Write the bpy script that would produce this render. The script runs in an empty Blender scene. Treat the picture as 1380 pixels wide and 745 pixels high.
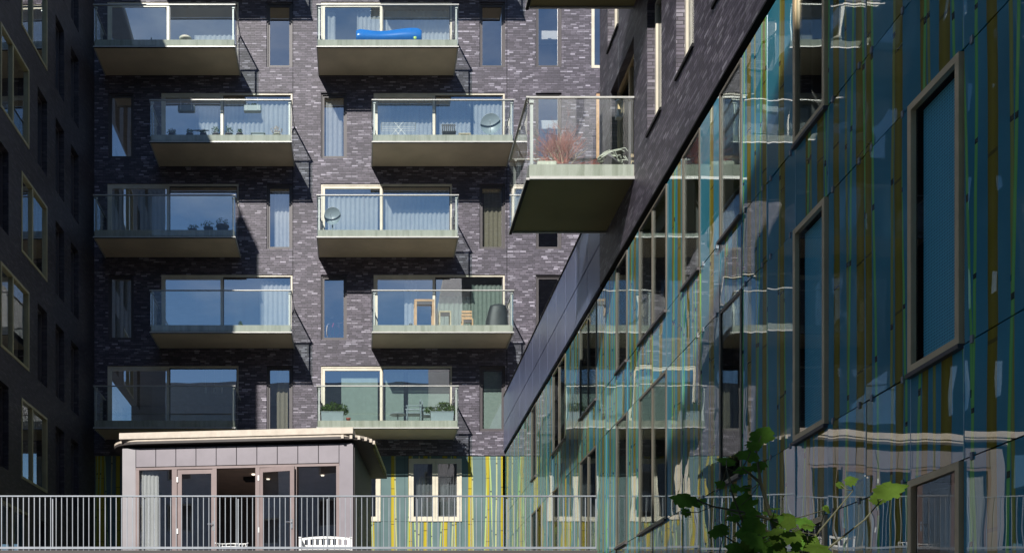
import bpy, math, random
from mathutils import Vector, Matrix
R = math.radians
S = bpy.context.scene
COL = S.collection
random.seed(7)

# ------------------------------------------------------------------ camera
cam_d = bpy.data.cameras.new('camera'); cam = bpy.data.objects.new('camera', cam_d); COL.objects.link(cam)
cam.location = (0, 0, 0); cam.rotation_euler = (R(90), 0, 0)
cam_d.sensor_width = 36; cam_d.lens = 1500/1380*36
cam_d.shift_x = 206/1380; cam_d.shift_y = 569.5/1380
cam_d.clip_end = 2000; cam_d.clip_start = .05
S.camera = cam
# ------------------------------------------------------------------ light
SUN = Vector((-.60, -1.645, 1.15)).normalized()
w = bpy.data.worlds.new('World'); S.world = w; w.use_nodes = True
nt = w.node_tree; bg = nt.nodes['Background']
sky = nt.nodes.new('ShaderNodeTexSky'); sky.sky_type = 'NISHITA'; sky.sun_disc = False
sky.sun_elevation = math.asin(SUN.z); sky.sun_rotation = math.atan2(SUN.x, SUN.y)
sky.air_density = 1.0; sky.dust_density = 0; sky.ozone_density = 5.5
tcw = nt.nodes.new('ShaderNodeTexCoord'); mpw = nt.nodes.new('ShaderNodeMapping'); mpw.inputs['Scale'].default_value = (1, 1, 3.2); nzw = nt.nodes.new('ShaderNodeTexNoise')
nzw.inputs['Scale'].default_value = 2.6; nzw.inputs['Detail'].default_value = 8; nzw.inputs['Roughness'].default_value = .6
nt.links.new(tcw.outputs['Generated'], mpw.inputs[0]); nt.links.new(mpw.outputs[0], nzw.inputs['Vector'])
rpw = nt.nodes.new('ShaderNodeValToRGB'); rpw.color_ramp.elements[0].position = .5; rpw.color_ramp.elements[1].position = .72; rpw.color_ramp.elements[1].color = (.32, .32, .32, 1)
nt.links.new(nzw.outputs['Fac'], rpw.inputs[0]); mxw = nt.nodes.new('ShaderNodeMix'); mxw.data_type = 'RGBA'; mxw.inputs[7].default_value = (13, 13.4, 14, 1)
nt.links.new(rpw.outputs[0], mxw.inputs[0]); nt.links.new(sky.outputs[0], mxw.inputs[6]); nt.links.new(mxw.outputs[2], bg.inputs[0]); bg.inputs[1].default_value = .07
sl = bpy.data.lights.new('sun', 'SUN'); sl.energy = 5.0; sl.angle = R(.5); sl.color = (1, .96, .90)
so = bpy.data.objects.new('sun', sl); COL.objects.link(so); so.rotation_euler = SUN.to_track_quat('Z', 'Y').to_euler()
S.view_settings.view_transform = 'Standard'; S.view_settings.look = 'None'
S.view_settings.exposure = .36; S.view_settings.gamma = 1
S.cycles.transparent_max_bounces = 24; S.cycles.max_bounces = 8; S.cycles.glossy_bounces = 5
S.cycles.caustics_reflective = False

GZ = -1.6            # street level (camera eye is z = 0)
TF = 2.97            # terrace floor
BY = 37.0            # back wall plane
RX = 4.80            # right wall plane

# ------------------------------------------------------------------ node helpers
class NT:
    def __init__(s, name):
        s.m = bpy.data.materials.new(name); s.m.use_nodes = True; s.t = s.m.node_tree
        s.b = s.t.nodes['Principled BSDF']; s.out = s.t.nodes['Material Output']
    def n(s, typ, **k):
        nd = s.t.nodes.new(typ)
        for a, v in k.items(): setattr(nd, a, v)
        return nd
    def l(s, a, b): s.t.links.new(a, b)
    def sock(s, nd, i, v):
        if hasattr(v, 'is_output') or isinstance(v, bpy.types.NodeSocket): s.l(v, nd.inputs[i])
        else: nd.inputs[i].default_value = v
    def math(s, op, a, b=0.0, c=0.0):
        nd = s.n('ShaderNodeMath', operation=op)
        s.sock(nd, 0, a); s.sock(nd, 1, b); s.sock(nd, 2, c); return nd.outputs[0]
    def mix(s, f, a, b):
        nd = s.n('ShaderNodeMix', data_type='RGBA'); s.sock(nd, 0, f)
        for i, v in ((6, a), (7, b)):
            if isinstance(v, bpy.types.NodeSocket): s.l(v, nd.inputs[i])
            else: nd.inputs[i].default_value = (*v, 1)
        return nd.outputs[2]
    def pos(s):
        g = s.n('ShaderNodeNewGeometry'); x = s.n('ShaderNodeSeparateXYZ'); s.l(g.outputs['Position'], x.inputs[0]); return x.outputs
    def noise(s, scale, detail=4, vec=None, rough=.55):
        nd = s.n('ShaderNodeTexNoise'); nd.inputs['Scale'].default_value = scale; nd.inputs['Detail'].default_value = detail
        nd.inputs['Roughness'].default_value = rough
        if vec is None:
            g = s.n('ShaderNodeNewGeometry'); vec = g.outputs['Position']
        s.l(vec, nd.inputs['Vector']); return nd.outputs['Fac']
    def ramp(s, f, stops, interp='LINEAR'):
        nd = s.n('ShaderNodeValToRGB'); cr = nd.color_ramp; cr.interpolation = interp
        while len(cr.elements) < len(stops): cr.elements.new(.5)
        for e, (p, c) in zip(cr.elements, stops): e.position = p; e.color = (*c, 1)
        s.l(f, nd.inputs[0]); return nd.outputs[0]
    def bump(s, h, dist, strength=1.0):
        nd = s.n('ShaderNodeBump'); nd.inputs['Distance'].default_value = dist; nd.inputs['Strength'].default_value = strength
        s.l(h, nd.inputs['Height']); s.l(nd.outputs[0], s.b.inputs['Normal']); return nd

def plain(name, col, rough=.5, metal=0.0, var=.12, vs=3.0, spec=None, bump=0):
    k = NT(name); f = k.noise(vs, 5)
    a = tuple(c*(1-var) for c in col); b = tuple(min(1, c*(1+var)) for c in col)
    k.l(k.mix(k.ramp(f, [(.3, (0, 0, 0)), (.7, (1, 1, 1))]), a, b), k.b.inputs['Base Color'])
    k.b.inputs['Roughness'].default_value = rough; k.b.inputs['Metallic'].default_value = metal
    if spec is not None: k.b.inputs['Specular IOR Level'].default_value = spec
    if bump: k.bump(f, bump)
    return k.m

def streaky(name, a, b):
    k = NT(name); g = k.n('ShaderNodeNewGeometry'); mp = k.n('ShaderNodeMapping'); mp.inputs['Scale'].default_value = (9, 9, .7); k.l(g.outputs['Position'], mp.inputs[0])
    f = k.noise(1, 5, mp.outputs[0]); f2 = k.noise(1.3, 4)
    q = k.math('MULTIPLY', k.math('SUBTRACT', f, .42), k.math('MULTIPLY', f2, 4.0))
    k.l(k.mix(k.ramp(q, [(0, (0, 0, 0)), (.55, (1, 1, 1))]), a, b), k.b.inputs['Base Color']); k.b.inputs['Roughness'].default_value = .8
    k.bump(k.noise(25, 3), .003); return k.m

def brick_mat(name, lights=(.36, .33, .39), tone=1.0):
    k = NT(name); p = k.pos()
    u = k.math('ADD', p[0], p[1]); cv = k.n('ShaderNodeCombineXYZ'); k.l(u, cv.inputs[0]); k.l(p[2], cv.inputs[1])
    br = k.n('ShaderNodeTexBrick'); k.l(cv.outputs[0], br.inputs['Vector'])
    br.inputs['Scale'].default_value = 1; br.inputs['Brick Width'].default_value = .21; br.inputs['Row Height'].default_value = .058
    br.inputs['Mortar Size'].default_value = .006; br.inputs['Mortar Smooth'].default_value = .3
    br.inputs['Color1'].default_value = (0, 0, 0, 1); br.inputs['Color2'].default_value = (1, 1, 1, 1); br.inputs['Mortar'].default_value = (0, 0, 0, 1)
    br.offset = .37; br.offset_frequency = 2; br.squash = .8; br.squash_frequency = 3
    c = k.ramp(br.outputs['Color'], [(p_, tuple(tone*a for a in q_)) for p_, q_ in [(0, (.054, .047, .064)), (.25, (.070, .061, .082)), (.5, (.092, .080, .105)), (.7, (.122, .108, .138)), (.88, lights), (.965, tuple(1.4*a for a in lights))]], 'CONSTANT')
    st = k.noise(.5, 6); sf = k.ramp(st, [(.3, (.78, .78, .8)), (.7, (1.12, 1.1, 1.1))])
    mul = k.n('ShaderNodeMix', data_type='RGBA', blend_type='MULTIPLY'); mul.inputs[0].default_value = 1
    k.l(c, mul.inputs[6]); k.l(sf, mul.inputs[7])
    fin = k.mix(br.outputs['Fac'], mul.outputs[2], (.028, .025, .03))
    k.l(fin, k.b.inputs['Base Color']); k.b.inputs['Roughness'].default_value = .55
    inv = k.math('SUBTRACT', 1, br.outputs['Fac']); fine = k.noise(30, 3)
    h = k.math('ADD', inv, k.math('MULTIPLY', fine, .5)); k.bump(h, .006, .8)
    return k.m

STR = [ # centre, lean, width, kind   (period 2.58 m)
 (.12, .0, .17, 0), (.36, .012, .05, 2), (.50, -.035, .045, 1), (.66, .0, .14, 0), (.84, .045, .04, 1), (.98, -.02, .045, 1),
 (1.22, .0, .17, 0), (1.36, .02, .045, 2), (1.56, .0, .10, 0), (1.76, -.04, .045, 1), (1.90, .03, .04, 1), (2.10, .0, .14, 0),
 (2.28, -.015, .05, 2), (2.44, .03, .045, 1)]
def bamboo_mat(name, ior, bases, cols, dark, wave):
    k = NT(name); p = k.pos(); z = p[2]; P = 2.58
    u0 = k.math('ADD', p[0], p[1])
    cell = k.math('FLOOR', k.math('DIVIDE', u0, .86)); wn = k.n('ShaderNodeTexWhiteNoise', noise_dimensions='1D'); k.l(cell, wn.inputs['W'])
    u = k.math('ADD', u0, k.math('MULTIPLY', wn.outputs[0], .22))
    base = k.ramp(k.noise(.9, 3), [(.3, bases[0]), (.7, bases[1])])
    wob = k.math('MULTIPLY', k.math('SUBTRACT', k.noise(.8, 2), .5), .05)
    u = k.math('ADD', u, wob)
    col = base
    for i, (c, lean, wd, kind) in enumerate(STR):
        t = k.math('MULTIPLY_ADD', z, -lean, -c); t = k.math('ADD', u, t)
        d = k.math('ABSOLUTE', k.math('WRAP', t, P/2, -P/2))
        m = k.math('LESS_THAN', d, wd/2)
        kn = k.math('LESS_THAN', k.math('FRACT', k.math('MULTIPLY_ADD', z, 1/(1.05+.13*(i % 5)), .37*i)), .04 if kind else .022)
        shade = k.mix(k.math('DIVIDE', d, wd/2), cols[kind], tuple(.7*a for a in cols[kind]))
        sc = k.mix(kn, shade, dark[kind])
        col = k.mix(m, col, sc)
    k.l(col, k.b.inputs['Base Color']); k.b.inputs['Roughness'].default_value = .45
    k.b.inputs['Specular IOR Level'].default_value = .1
    k.b.inputs['Coat Weight'].default_value = 1; k.b.inputs['Coat Roughness'].default_value = .0; k.b.inputs['Coat IOR'].default_value = ior
    # slow roller waves of toughened glass, different in every panel
    g = k.n('ShaderNodeNewGeometry'); off = k.n('ShaderNodeVectorMath', operation='ADD'); k.l(g.outputs['Position'], off.inputs[0])
    cz = k.n('ShaderNodeCombineXYZ'); k.l(k.math('MULTIPLY', wn.outputs[0], 17), cz.inputs[2]); k.l(cz.outputs[0], off.inputs[1])
    h = k.noise(1.7, 1, off.outputs[0]); bn = k.n('ShaderNodeBump'); bn.inputs['Distance'].default_value = wave
    k.l(h, bn.inputs['Height']); k.l(bn.outputs[0], k.b.inputs['Coat Normal'])
    return k.m

def glass_mat(name, tint, boost, lo=0.0, wave=0.0, rough=0.0, dust=0.0):
    k = NT(name); k.t.nodes.remove(k.b)
    tr = k.n('ShaderNodeBsdfTransparent'); tr.inputs[0].default_value = (*tint, 1)
    gl = k.n('ShaderNodeBsdfGlossy'); gl.inputs['Roughness'].default_value = rough; gl.inputs[0].default_value = (1, 1, 1, 1)
    fr = k.n('ShaderNodeFresnel'); fr.inputs[0].default_value = 1.5
    f = k.math('MULTIPLY_ADD', fr.outputs[0], boost, lo); f = k.math('MINIMUM', f, .95); gg = k.n('ShaderNodeNewGeometry'); f = k.math('MULTIPLY', f, k.math('SUBTRACT', 1, gg.outputs['Backfacing']))
    if wave:
        bn = k.n('ShaderNodeBump'); bn.inputs['Distance'].default_value = wave
        k.l(k.noise(1.1, 1), bn.inputs['Height']); k.l(bn.outputs[0], gl.inputs['Normal'])
    mx = k.n('ShaderNodeMixShader'); k.l(f, mx.inputs[0]); k.l(tr.outputs[0], mx.inputs[1]); k.l(gl.outputs[0], mx.inputs[2])
    last = mx.outputs[0]
    if dust:
        df = k.n('ShaderNodeBsdfDiffuse'); df.inputs[0].default_value = (.55, .68, .64, 1)
        m2 = k.n('ShaderNodeMixShader'); k.l(k.math('MULTIPLY', k.noise(2.5, 5), dust*2), m2.inputs[0])
        k.l(last, m2.inputs[1]); k.l(df.outputs[0], m2.inputs[2]); last = m2.outputs[0]
    k.l(last, k.out.inputs[0]); return k.m

def cloth_mat(name, col, trans=.35, lo=.9):
    k = NT(name); k.t.nodes.remove(k.b)
    d = k.n('ShaderNodeBsdfDiffuse'); t = k.n('ShaderNodeBsdfTranslucent')
    c = k.mix(k.ramp(k.noise(8, 3), [(.35, (0, 0, 0)), (.65, (1, 1, 1))]), tuple(a*lo for a in col), col)
    k.l(c, d.inputs[0]); k.l(c, t.inputs[0]); m = k.n('ShaderNodeMixShader'); m.inputs[0].default_value = trans
    k.l(d.outputs[0], m.inputs[1]); k.l(t.outputs[0], m.inputs[2]); k.l(m.outputs[0], k.out.inputs[0]); return k.m

def emit_mat(name, col, st):
    k = NT(name); k.b.inputs['Emission Color'].default_value = (*col, 1); k.b.inputs['Emission Strength'].default_value = st
    k.l(k.mix(k.noise(5, 2), col, col), k.b.inputs['Base Color']); return k.m

def perforated_mat():
    k = NT('perforated_screen'); p = k.pos(); cv = k.n('ShaderNodeCombineXYZ')
    k.l(k.math('ADD', p[0], p[1]), cv.inputs[0]); k.l(p[2], cv.inputs[1])
    v = k.n('ShaderNodeTexVoronoi'); v.inputs['Scale'].default_value = 38; v.inputs['Randomness'].default_value = 0; k.l(cv.outputs[0], v.inputs['Vector'])
    f = k.math('LESS_THAN', v.outputs['Distance'], .33)
    k.l(k.mix(f, (.16, .58, .72), (.05, .24, .32)), k.b.inputs['Base Color']); k.b.inputs['Roughness'].default_value = .5; return k.m

M = dict(
 brick=brick_mat('dark_brick', (.215, .20, .24), 1.12),
 brick_fine=brick_mat('fine_dark_brick', (.15, .14, .165), .9),
 brick_shaded=brick_mat('shaded_dark_brick', (.13, .12, .13), .42),  # same dark brick, with the left wing's shade put into its tone
 bamboo=bamboo_mat('bamboo_print_glass', 2.35, ((.025, .20, .27), (.045, .28, .37)), {0: (.25, .20, .01), 1: (.20, .60, .15), 2: (.32, .36, .08)}, {0: (.10, .08, .006), 1: (.02, .05, .03), 2: (.05, .05, .025)}, .0016),
 bamboo_pale=bamboo_mat('pale_bamboo_print_glass', 1.4, ((.10, .155, .16), (.13, .20, .20)), {0: (.46, .37, .03), 1: (.42, .54, .20), 2: (.46, .48, .24)}, {0: (.16, .12, .015), 1: (.10, .13, .06), 2: (.14, .13, .07)}, .0006),
 frame=plain('cream_aluminium', (.60, .55, .44), .4),
 bronze=plain('bronze_aluminium', (.62, .46, .26), .4, .1),
 olive=plain('olive_aluminium', (.38, .34, .19), .4),
 darkframe=plain('brown_grey_aluminium', (.065, .056, .06), .45),
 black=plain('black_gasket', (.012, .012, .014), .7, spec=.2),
 concrete=streaky('pale_concrete', (.36, .355, .30), (.25, .25, .20)),
 soffit=plain('painted_soffit', (.58, .49, .37), .75, var=.14, vs=.9),
 soffit2=plain('green_grey_soffit', (.24, .21, .09), .75, var=.14, vs=.9),
 rail=plain('brushed_steel', (.40, .40, .38), .45, .2),
 galv=plain('galvanised_steel', (.24, .26, .29), .45, .4),
 railglass=glass_mat('balustrade_glass', (.955, .985, .98), 1.2, .01, dust=.006),
 glass=glass_mat('window_glass', (.98, .99, .99), 2.0, .33, wave=.0010),
 glass2=glass_mat('side_window_glass', (.93, .97, .96), 2.0, .14, wave=.0010),
 clearglass=glass_mat('clear_window_glass', (.99, .99, .99), 1.4, .02, wave=.0010),
 curtain=cloth_mat('white_net_curtain', (.84, .88, .88)),
 greencurtain=cloth_mat('pale_green_curtain', (.56, .70, .62)),
 greycurtain=cloth_mat('grey_curtain', (.30, .34, .36)),
 sandcurtain=cloth_mat('sand_curtain', (.52, .50, .38)),
 blind=cloth_mat('pale_green_blind', (.52, .68, .60), .2),
 room=plain('room_plaster', (.20, .20, .20), .9),
 slate=plain('slate_blue_panel', (.13, .15, .25), .35, .1, var=.15, vs=.6),
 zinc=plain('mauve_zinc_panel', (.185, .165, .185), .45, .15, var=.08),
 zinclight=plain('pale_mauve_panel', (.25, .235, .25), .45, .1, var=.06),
 wood=plain('pale_roof_board', (.55, .48, .40), .7, var=.12, vs=6),
 greenboard=plain('green_stained_board', (.20, .20, .06), .7, var=.2, vs=5),
 darkboard=plain('dark_side_cladding', (.05, .042, .04), .6),
 ceil=plain('brown_ceiling', (.6, .45, .34), .7),
 mauveframe=plain('mauve_brown_frame', (.21, .155, .15), .4),
 paving=plain('grey_paving', (.20, .19, .18), .85, var=.2, vs=1.2),
 asphalt=plain('asphalt', (.05, .05, .05), .9, var=.2),
 white=plain('white_paint', (.78, .78, .76), .45, var=.05),
 silver=plain('polished_steel', (.8, .8, .8), .2, .9, var=.03),
 blue=plain('blue_plastic', (.01, .15, .50), .25, var=.08),
 lime=plain('lime_plastic', (.45, .65, .12), .4),
 dish=plain('grey_painted_steel', (.20, .25, .28), .4),
 anth=plain('anthracite_cover', (.025, .03, .036), .55, var=.25, vs=6),
 timber=plain('orange_timber', (.46, .28, .15), .55, var=.18, vs=9),
 timber2=plain('faded_timber', (.42, .36, .25), .6, var=.18, vs=9),
 planter=plain('grey_zinc_planter', (.22, .27, .29), .5),
 terracotta=plain('red_plastic_pot', (.38, .08, .05), .5),
 clay=plain('dark_clay', (.10, .09, .10), .7),
 stone=plain('pale_stone', (.50, .50, .42), .85, var=.25, vs=14),
 twig=plain('red_brown_twig', (.40, .13, .10), .7, var=.3, vs=10),
 twigpale=plain('pale_dead_twig', (.50, .38, .26), .7),
 leaf=cloth_mat('leaf_green', (.14, .30, .045), .5, .4),
 shrubleaf=cloth_mat('shrub_leaf', (.075, .13, .03), .3),
 yleaf=cloth_mat('young_leaf', (.11, .185, .03), .5, .5),
 stem=plain('green_brown_stem', (.07, .07, .035), .7),
 screen=perforated_mat(),
 lamp=emit_mat('lamp_glow', (1, .9, .75), 1.6),
 red=plain('pink_red_paint', (.55, .06, .10), .35),
 tyre=plain('grey_rubber', (.30, .30, .33), .7),
 glassedge=plain('pale_glass_edge', (.30, .48, .55), .2),
 oppwall=plain('pale_grey_plaster', (.42, .43, .46), .8),  # pale tone chosen to brighten pane reflections and fill light
 dimbronze=plain('dark_bronze_aluminium', (.15, .13, .10), .4),
 tv=plain('black_lacquer', (.01, .012, .016), .2),
)

# ------------------------------------------------------------------ mesh builder
class MB:
    def __init__(s): s.v = []; s.f = []; s.mi = []; s.cur = 0; s.sm = []; s.smooth = False
    def add(s, vs, fs):
        o = len(s.v); s.v += [tuple(v) for v in vs]
        for f in fs: s.f.append([o+i for i in f]); s.mi.append(s.cur); s.sm.append(s.smooth)
        return s
    def box(s, x0, x1, y0, y1, z0, z1, bev=0):
        if bev:
            b = bev
            ring = []
            for z, e in ((z0, b), (z0+b, 0), (z1-b, 0), (z1, b)):
                ring.append([(x0+b, y0+e, z), (x1-b, y0+e, z), (x1-e, y0+b, z), (x1-e, y1-b, z), (x1-b, y1-e, z), (x0+b, y1-e, z), (x0+e, y1-b, z), (x0+e, y0+b, z)])
            vs = sum(ring, []); fs = [list(range(7, -1, -1)), list(range(24, 32))]
            for r in range(3):
                for i in range(8): j = (i+1) % 8; fs.append([r*8+i, r*8+j, r*8+8+j, r*8+8+i])
            return s.add(vs, fs)
        return s.add([(x0, y0, z0), (x1, y0, z0), (x1, y1, z0), (x0, y1, z0), (x0, y0, z1), (x1, y0, z1), (x1, y1, z1), (x0, y1, z1)],
              [(3, 2, 1, 0), (4, 5, 6, 7), (0, 1, 5, 4), (1, 2, 6, 5), (2, 3, 7, 6), (3, 0, 4, 7)])
    def tube(s, pts, r, n=6, r2=None):
        pts = [Vector(p) for p in pts]; rings = []
        for i, p in enumerate(pts):
            a = pts[max(0, i-1)]; b = pts[min(len(pts)-1, i+1)]; d = (b-a).normalized()
            q = d.to_track_quat('Z', 'Y'); rr = r if r2 is None else r+(r2-r)*i/(len(pts)-1)
            rings.append([p + q @ Vector((math.cos(t)*rr, math.sin(t)*rr, 0)) for t in [2*math.pi*j/n for j in range(n)]])
        vs = sum(rings, []); fs = [list(range(n))[::-1], [len(vs)-n+j for j in range(n)]]
        for i in range(len(pts)-1):
            for j in range(n): k = (j+1) % n; fs.append([i*n+j, i*n+k, (i+1)*n+k, (i+1)*n+j])
        return s.add(vs, fs)
    def lathe(s, c, prof, n=16, axis=None, cap=True):
        q = Vector(axis).normalized().to_track_quat('Z', 'Y') if axis else Matrix.Identity(3).to_quaternion()
        c = Vector(c); vs = []; fs = []
        for r, h in prof:
            for j in range(n): t = 2*math.pi*j/n; vs.append(c + q @ Vector((r*math.cos(t), r*math.sin(t), h)))
        for i in range(len(prof)-1):
            for j in range(n): k = (j+1) % n; fs.append([i*n+j, i*n+k, (i+1)*n+k, (i+1)*n+j])
        if cap: fs.append(list(range(n))[::-1]); fs.append([len(vs)-n+j for j in range(n)])
        return s.add(vs, fs)
    def prism(s, poly, y0, y1):      # poly in (x, z), extruded along y
        n = len(poly); vs = [(x, y0, z) for x, z in poly] + [(x, y1, z) for x, z in poly]
        fs = [list(range(n)), list(range(2*n-1, n-1, -1))] + [[i, i+n, (i+1) % n+n, (i+1) % n] for i in range(n)]
        return s.add(vs, fs)
    def prismz(s, poly, z0, z1):
        n = len(poly); vs = [(x, y, z0) for x, y in poly] + [(x, y, z1) for x, y in poly]
        fs = [list(range(n))[::-1], list(range(n, 2*n))] + [[i, (i+1) % n, (i+1) % n+n, i+n] for i in range(n)]
        return s.add(vs, fs)
    def build(s, name, mats, parent=None, off=(0, 0, 0), local=False):
        if isinstance(mats, str): mats = [mats]
        o3 = Vector(off)
        if parent is not None and not local:      # world coordinates -> parent's space
            wm = world_of(parent).inverted(); vs = [wm @ Vector(v) for v in s.v]
        else: vs = [Vector(v) - o3 for v in s.v]
        me = bpy.data.meshes.new(name); me.from_pydata([tuple(v) for v in vs], [], s.f)
        for m in mats: me.materials.append(M[m])
        me.polygons.foreach_set('material_index', s.mi); me.polygons.foreach_set('use_smooth', s.sm); me.update()
        ob = bpy.data.objects.new(name, me); COL.objects.link(ob)
        if parent is not None: ob.parent = parent
        else: ob.location = o3
        return ob
def world_of(o):
    m = o.matrix_basis.copy(); p = o.parent
    while p: m = p.matrix_basis @ m; p = p.parent
    return m
def frange(a, b, n): return [a+(b-a)*i/(n-1) for i in range(n)]
def tag(o, label, cat, group=None, kind=None):
    if label: o['label'] = label
    if cat: o['category'] = cat
    if group: o['group'] = group
    if kind: o['kind'] = kind
    return o
def thing(name, label, cat, loc, rz=0, group=None):
    o = bpy.data.objects.new(name, None); COL.objects.link(o); o.location = loc; o.rotation_euler = (0, 0, rz); o.empty_display_size = .2
    return tag(o, label, cat, group)
def struct(name, mb, mat): o = mb.build(name, mat); o['kind'] = 'structure'; return o
def copy_tree(o, parent=None, loc=None):
    c = o.copy(); COL.objects.link(c); c.parent = parent
    if loc is not None: c.location = loc
    for ch in list(o.children): copy_tree(ch, c)
    return c

def holed(mb, P, u0, u1, z0, z1, holes, t, du=None):
    """wall sheet with real openings; P(u,z,d) gives a point d deep into the wall"""
    us = sorted({u0, u1, *[h[0] for h in holes], *[h[1] for h in holes]}); zs = sorted({z0, z1, *[h[2] for h in holes], *[h[3] for h in holes]})
    us = [u for u in us if u0 <= u <= u1]; zs = [z for z in zs if z0 <= z <= z1]
    def inh(u, z): return any(h[0] < u < h[1] and h[2] < z < h[3] for h in holes)
    for d, flip in ((0, False), (t, True)):
        for a, b in zip(us, us[1:]):
            for c, e in zip(zs, zs[1:]):
                if inh((a+b)/2, (c+e)/2): continue
                q = [P(a, c, d), P(b, c, d), P(b, e, d), P(a, e, d)]
                mb.add(q, [(3, 2, 1, 0) if flip else (0, 1, 2, 3)])
    for a, b, c, e in holes:
        a = max(a, u0); b = min(b, u1); c = max(c, z0); e = min(e, z1)
        for (ua, za), (ub, zb) in (((a, c), (b, c)), ((b, c), (b, e)), ((b, e), (a, e)), ((a, e), (a, c))):
            mb.add([P(ua, za, 0), P(ub, zb, 0), P(ub, zb, t), P(ua, za, t)], [(0, 3, 2, 1)])
    for (ua, za), (ub, zb) in (((u0, z0), (u1, z0)), ((u1, z0), (u1, z1)), ((u1, z1), (u0, z1)), ((u0, z1), (u0, z0))):
        mb.add([P(ua, za, 0), P(ub, zb, 0), P(ub, zb, t), P(ua, za, t)], [(0, 1, 2, 3)])

def fbox(mb, P, u0, u1, z0, z1, d0, d1):      # box in a wall's own frame
    c = [P(u, z, d) for z in (z0, z1) for d in (d0, d1) for u in (u0, u1)]
    mb.add(c, [(0, 1, 5, 4), (2, 6, 7, 3), (0, 4, 6, 2), (1, 3, 7, 5), (4, 5, 7, 6), (0, 2, 3, 1)])
def ring(mb, P, u0, u1, z0, z1, w, d0, d1):
    fbox(mb, P, u0, u0+w, z0, z1, d0, d1); fbox(mb, P, u1-w, u1, z0, z1, d0, d1)
    fbox(mb, P, u0+w, u1-w, z0, z0+w, d0, d1); fbox(mb, P, u0+w, u1-w, z1-w, z1, d0, d1)
def pane(P, u0, u1, z0, z1, d, name, mat, parent):
    m = MB(); fbox(m, P, u0, u1, z0, z1, d, d+.008); return m.build(name, mat, parent)

# ================================================================== SETTING
m = MB(); m.box(-400, 400, -400, 500, GZ-.3, GZ); struct('ground', m, 'paving')
m = MB(); m.box(-400, 400, -9, -2, GZ, GZ+.004); struct('road', m, 'asphalt')
m = MB(); m.box(-9.2, 4.74, 22.15, 36.9, TF-.5, TF); m.box(-9.2, 4.74, 22.35, 22.65, GZ, TF-.5); struct('terrace', m, 'clay')

# ================================================================== BACK BUILDING
back = thing('apartment_block', 'dark brick apartment block facing the camera with staggered glass-fronted balconies', 'apartment building', (0, BY, GZ))
PB = lambda u, z, d: Vector((u, BY+d, z))
heads = [26.19, 23.17, 20.15, 17.13, 14.11, 11.08]        # rows 0..5
cx_odd = (-6.19, .905); cx_even = (-4.40, 2.66)
FL = 2.22
doors = []; narrows = []
for r, h in enumerate(heads):
    for c in (cx_odd if r % 2 else cx_even): doors.append((r, c, h))
    xs = [-2.65, 4.43] if r % 2 else [-7.92, -.84]
    for x in xs + [6.30]: narrows.append((r, x, h))
extra = [(7.72, 9.4, heads[1]-2.2, heads[1]), (7.88, 9.4, heads[2]-2.2, heads[2])]
holes = [(c-2.18, c+2.18, h-FL, h) for r, c, h in doors] + [(x-.43, x+.43, h-2.17, h) for r, x, h in narrows] + extra
BT = 8.10
m = MB(); holed(m, PB, -8.8, 12, BT, 29.0, holes, .34); m.build('brick_wall', 'brick', back)
# printed glass base, its panels butted around the windows
gw = [(-1.04, .71), (1.65, 3.41)]; GZ0, GZ1 = 5.92, 8.0
m = MB(); PBg = lambda u, z, d: Vector((u, BY+.03+d, z))
cuts = sorted({-8.8, 4.78, *[v for g in gw for v in g], *[-8.8+.86*i for i in range(1, 16)]})
cuts = [c for i, c in enumerate(cuts) if i == 0 or c-cuts[i-1] > .12 or c in (-1.04, .71, 1.65, 3.41)]
for a, b in zip(cuts, cuts[1:]):
    mid = (a+b)/2; inw = any(g[0] < mid < g[1] for g in gw)
    for z0, z1 in ((TF, 4.9), (4.9, 5.92), (5.92, 8.0), (8.0, BT)):
        if inw and z0 == 5.92: continue
        fbox(m, PBg, a+.004, b-.004, z0+.004, z1-.004, 0, .02)
m.build('printed_glass_cladding', 'bamboo_pale', back)
m = MB(); holed(m, lambda u, z, d: Vector((u, BY+.055+d, z)), -8.8, 4.78, TF-3, BT, [(g[0], g[1], GZ0, GZ1) for g in gw], .28); m.build('backing_wall', 'black', back)
# movement joints in the brick
for x in (-2.2, 4.91):
    m = MB(); m.box(x-.009, x+.009, BY-.003, BY+.02, BT+.01, 28.9); m.build('movement_joint', 'black', back)
# floors, rooms
m = MB()
for h in heads + [8.06, 5.1]:
    m.box(-8.7, 12, BY+.36, BY+5.5, h+.12, h+.42)
m.box(-8.7, 12, BY+5.5, BY+5.7, 2, 29)
m.build('room_shell', 'room', back)
m = MB()
for x in (-2.2, -1.7, 5.3, 7.3): m.box(x-.06, x+.06, BY+.36, BY+5.4, 2.5, 28.9)
m.build('partition_wall', 'room', back)
m = MB(); m.box(-8.8, 12, BY, BY+12, 29.003, 29.3); m.build('roof', 'concrete', back)
for r, c, h in doors:
    fr = MB(); a, b, z0 = c-2.18, c+2.18, h-FL
    fbox(fr, PB, a, b, h-.06, h, .03, .13); fbox(fr, PB, a, a+.05, z0, h-.06, .03, .13); fbox(fr, PB, b-.05, b, z0, h-.06, .03, .13); fbox(fr, PB, a+.05, b-.05, z0, z0+.08, .03, .13)
    mid = a+.46*4.36
    fo = fr.build('balcony_door', 'frame', back)
    sf = MB(); ring(sf, PB, a+.05, mid+.045, z0+.08, h-.06, .085, .045, .105); sf.build('sliding_sash', 'frame', fo)
    pane(PB, a+.13, mid-.03, z0+.16, h-.14, .07, 'pane', 'glass', fo)
    sg = MB(); ring(sg, PB, mid+.045, b-.05, z0+.08, h-.06, .03, .075, .12); sg.build('gasket', 'darkframe', fo)
    pane(PB, mid+.07, b-.075, z0+.105, h-.085, .09, 'pane', 'glass', fo)
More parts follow.
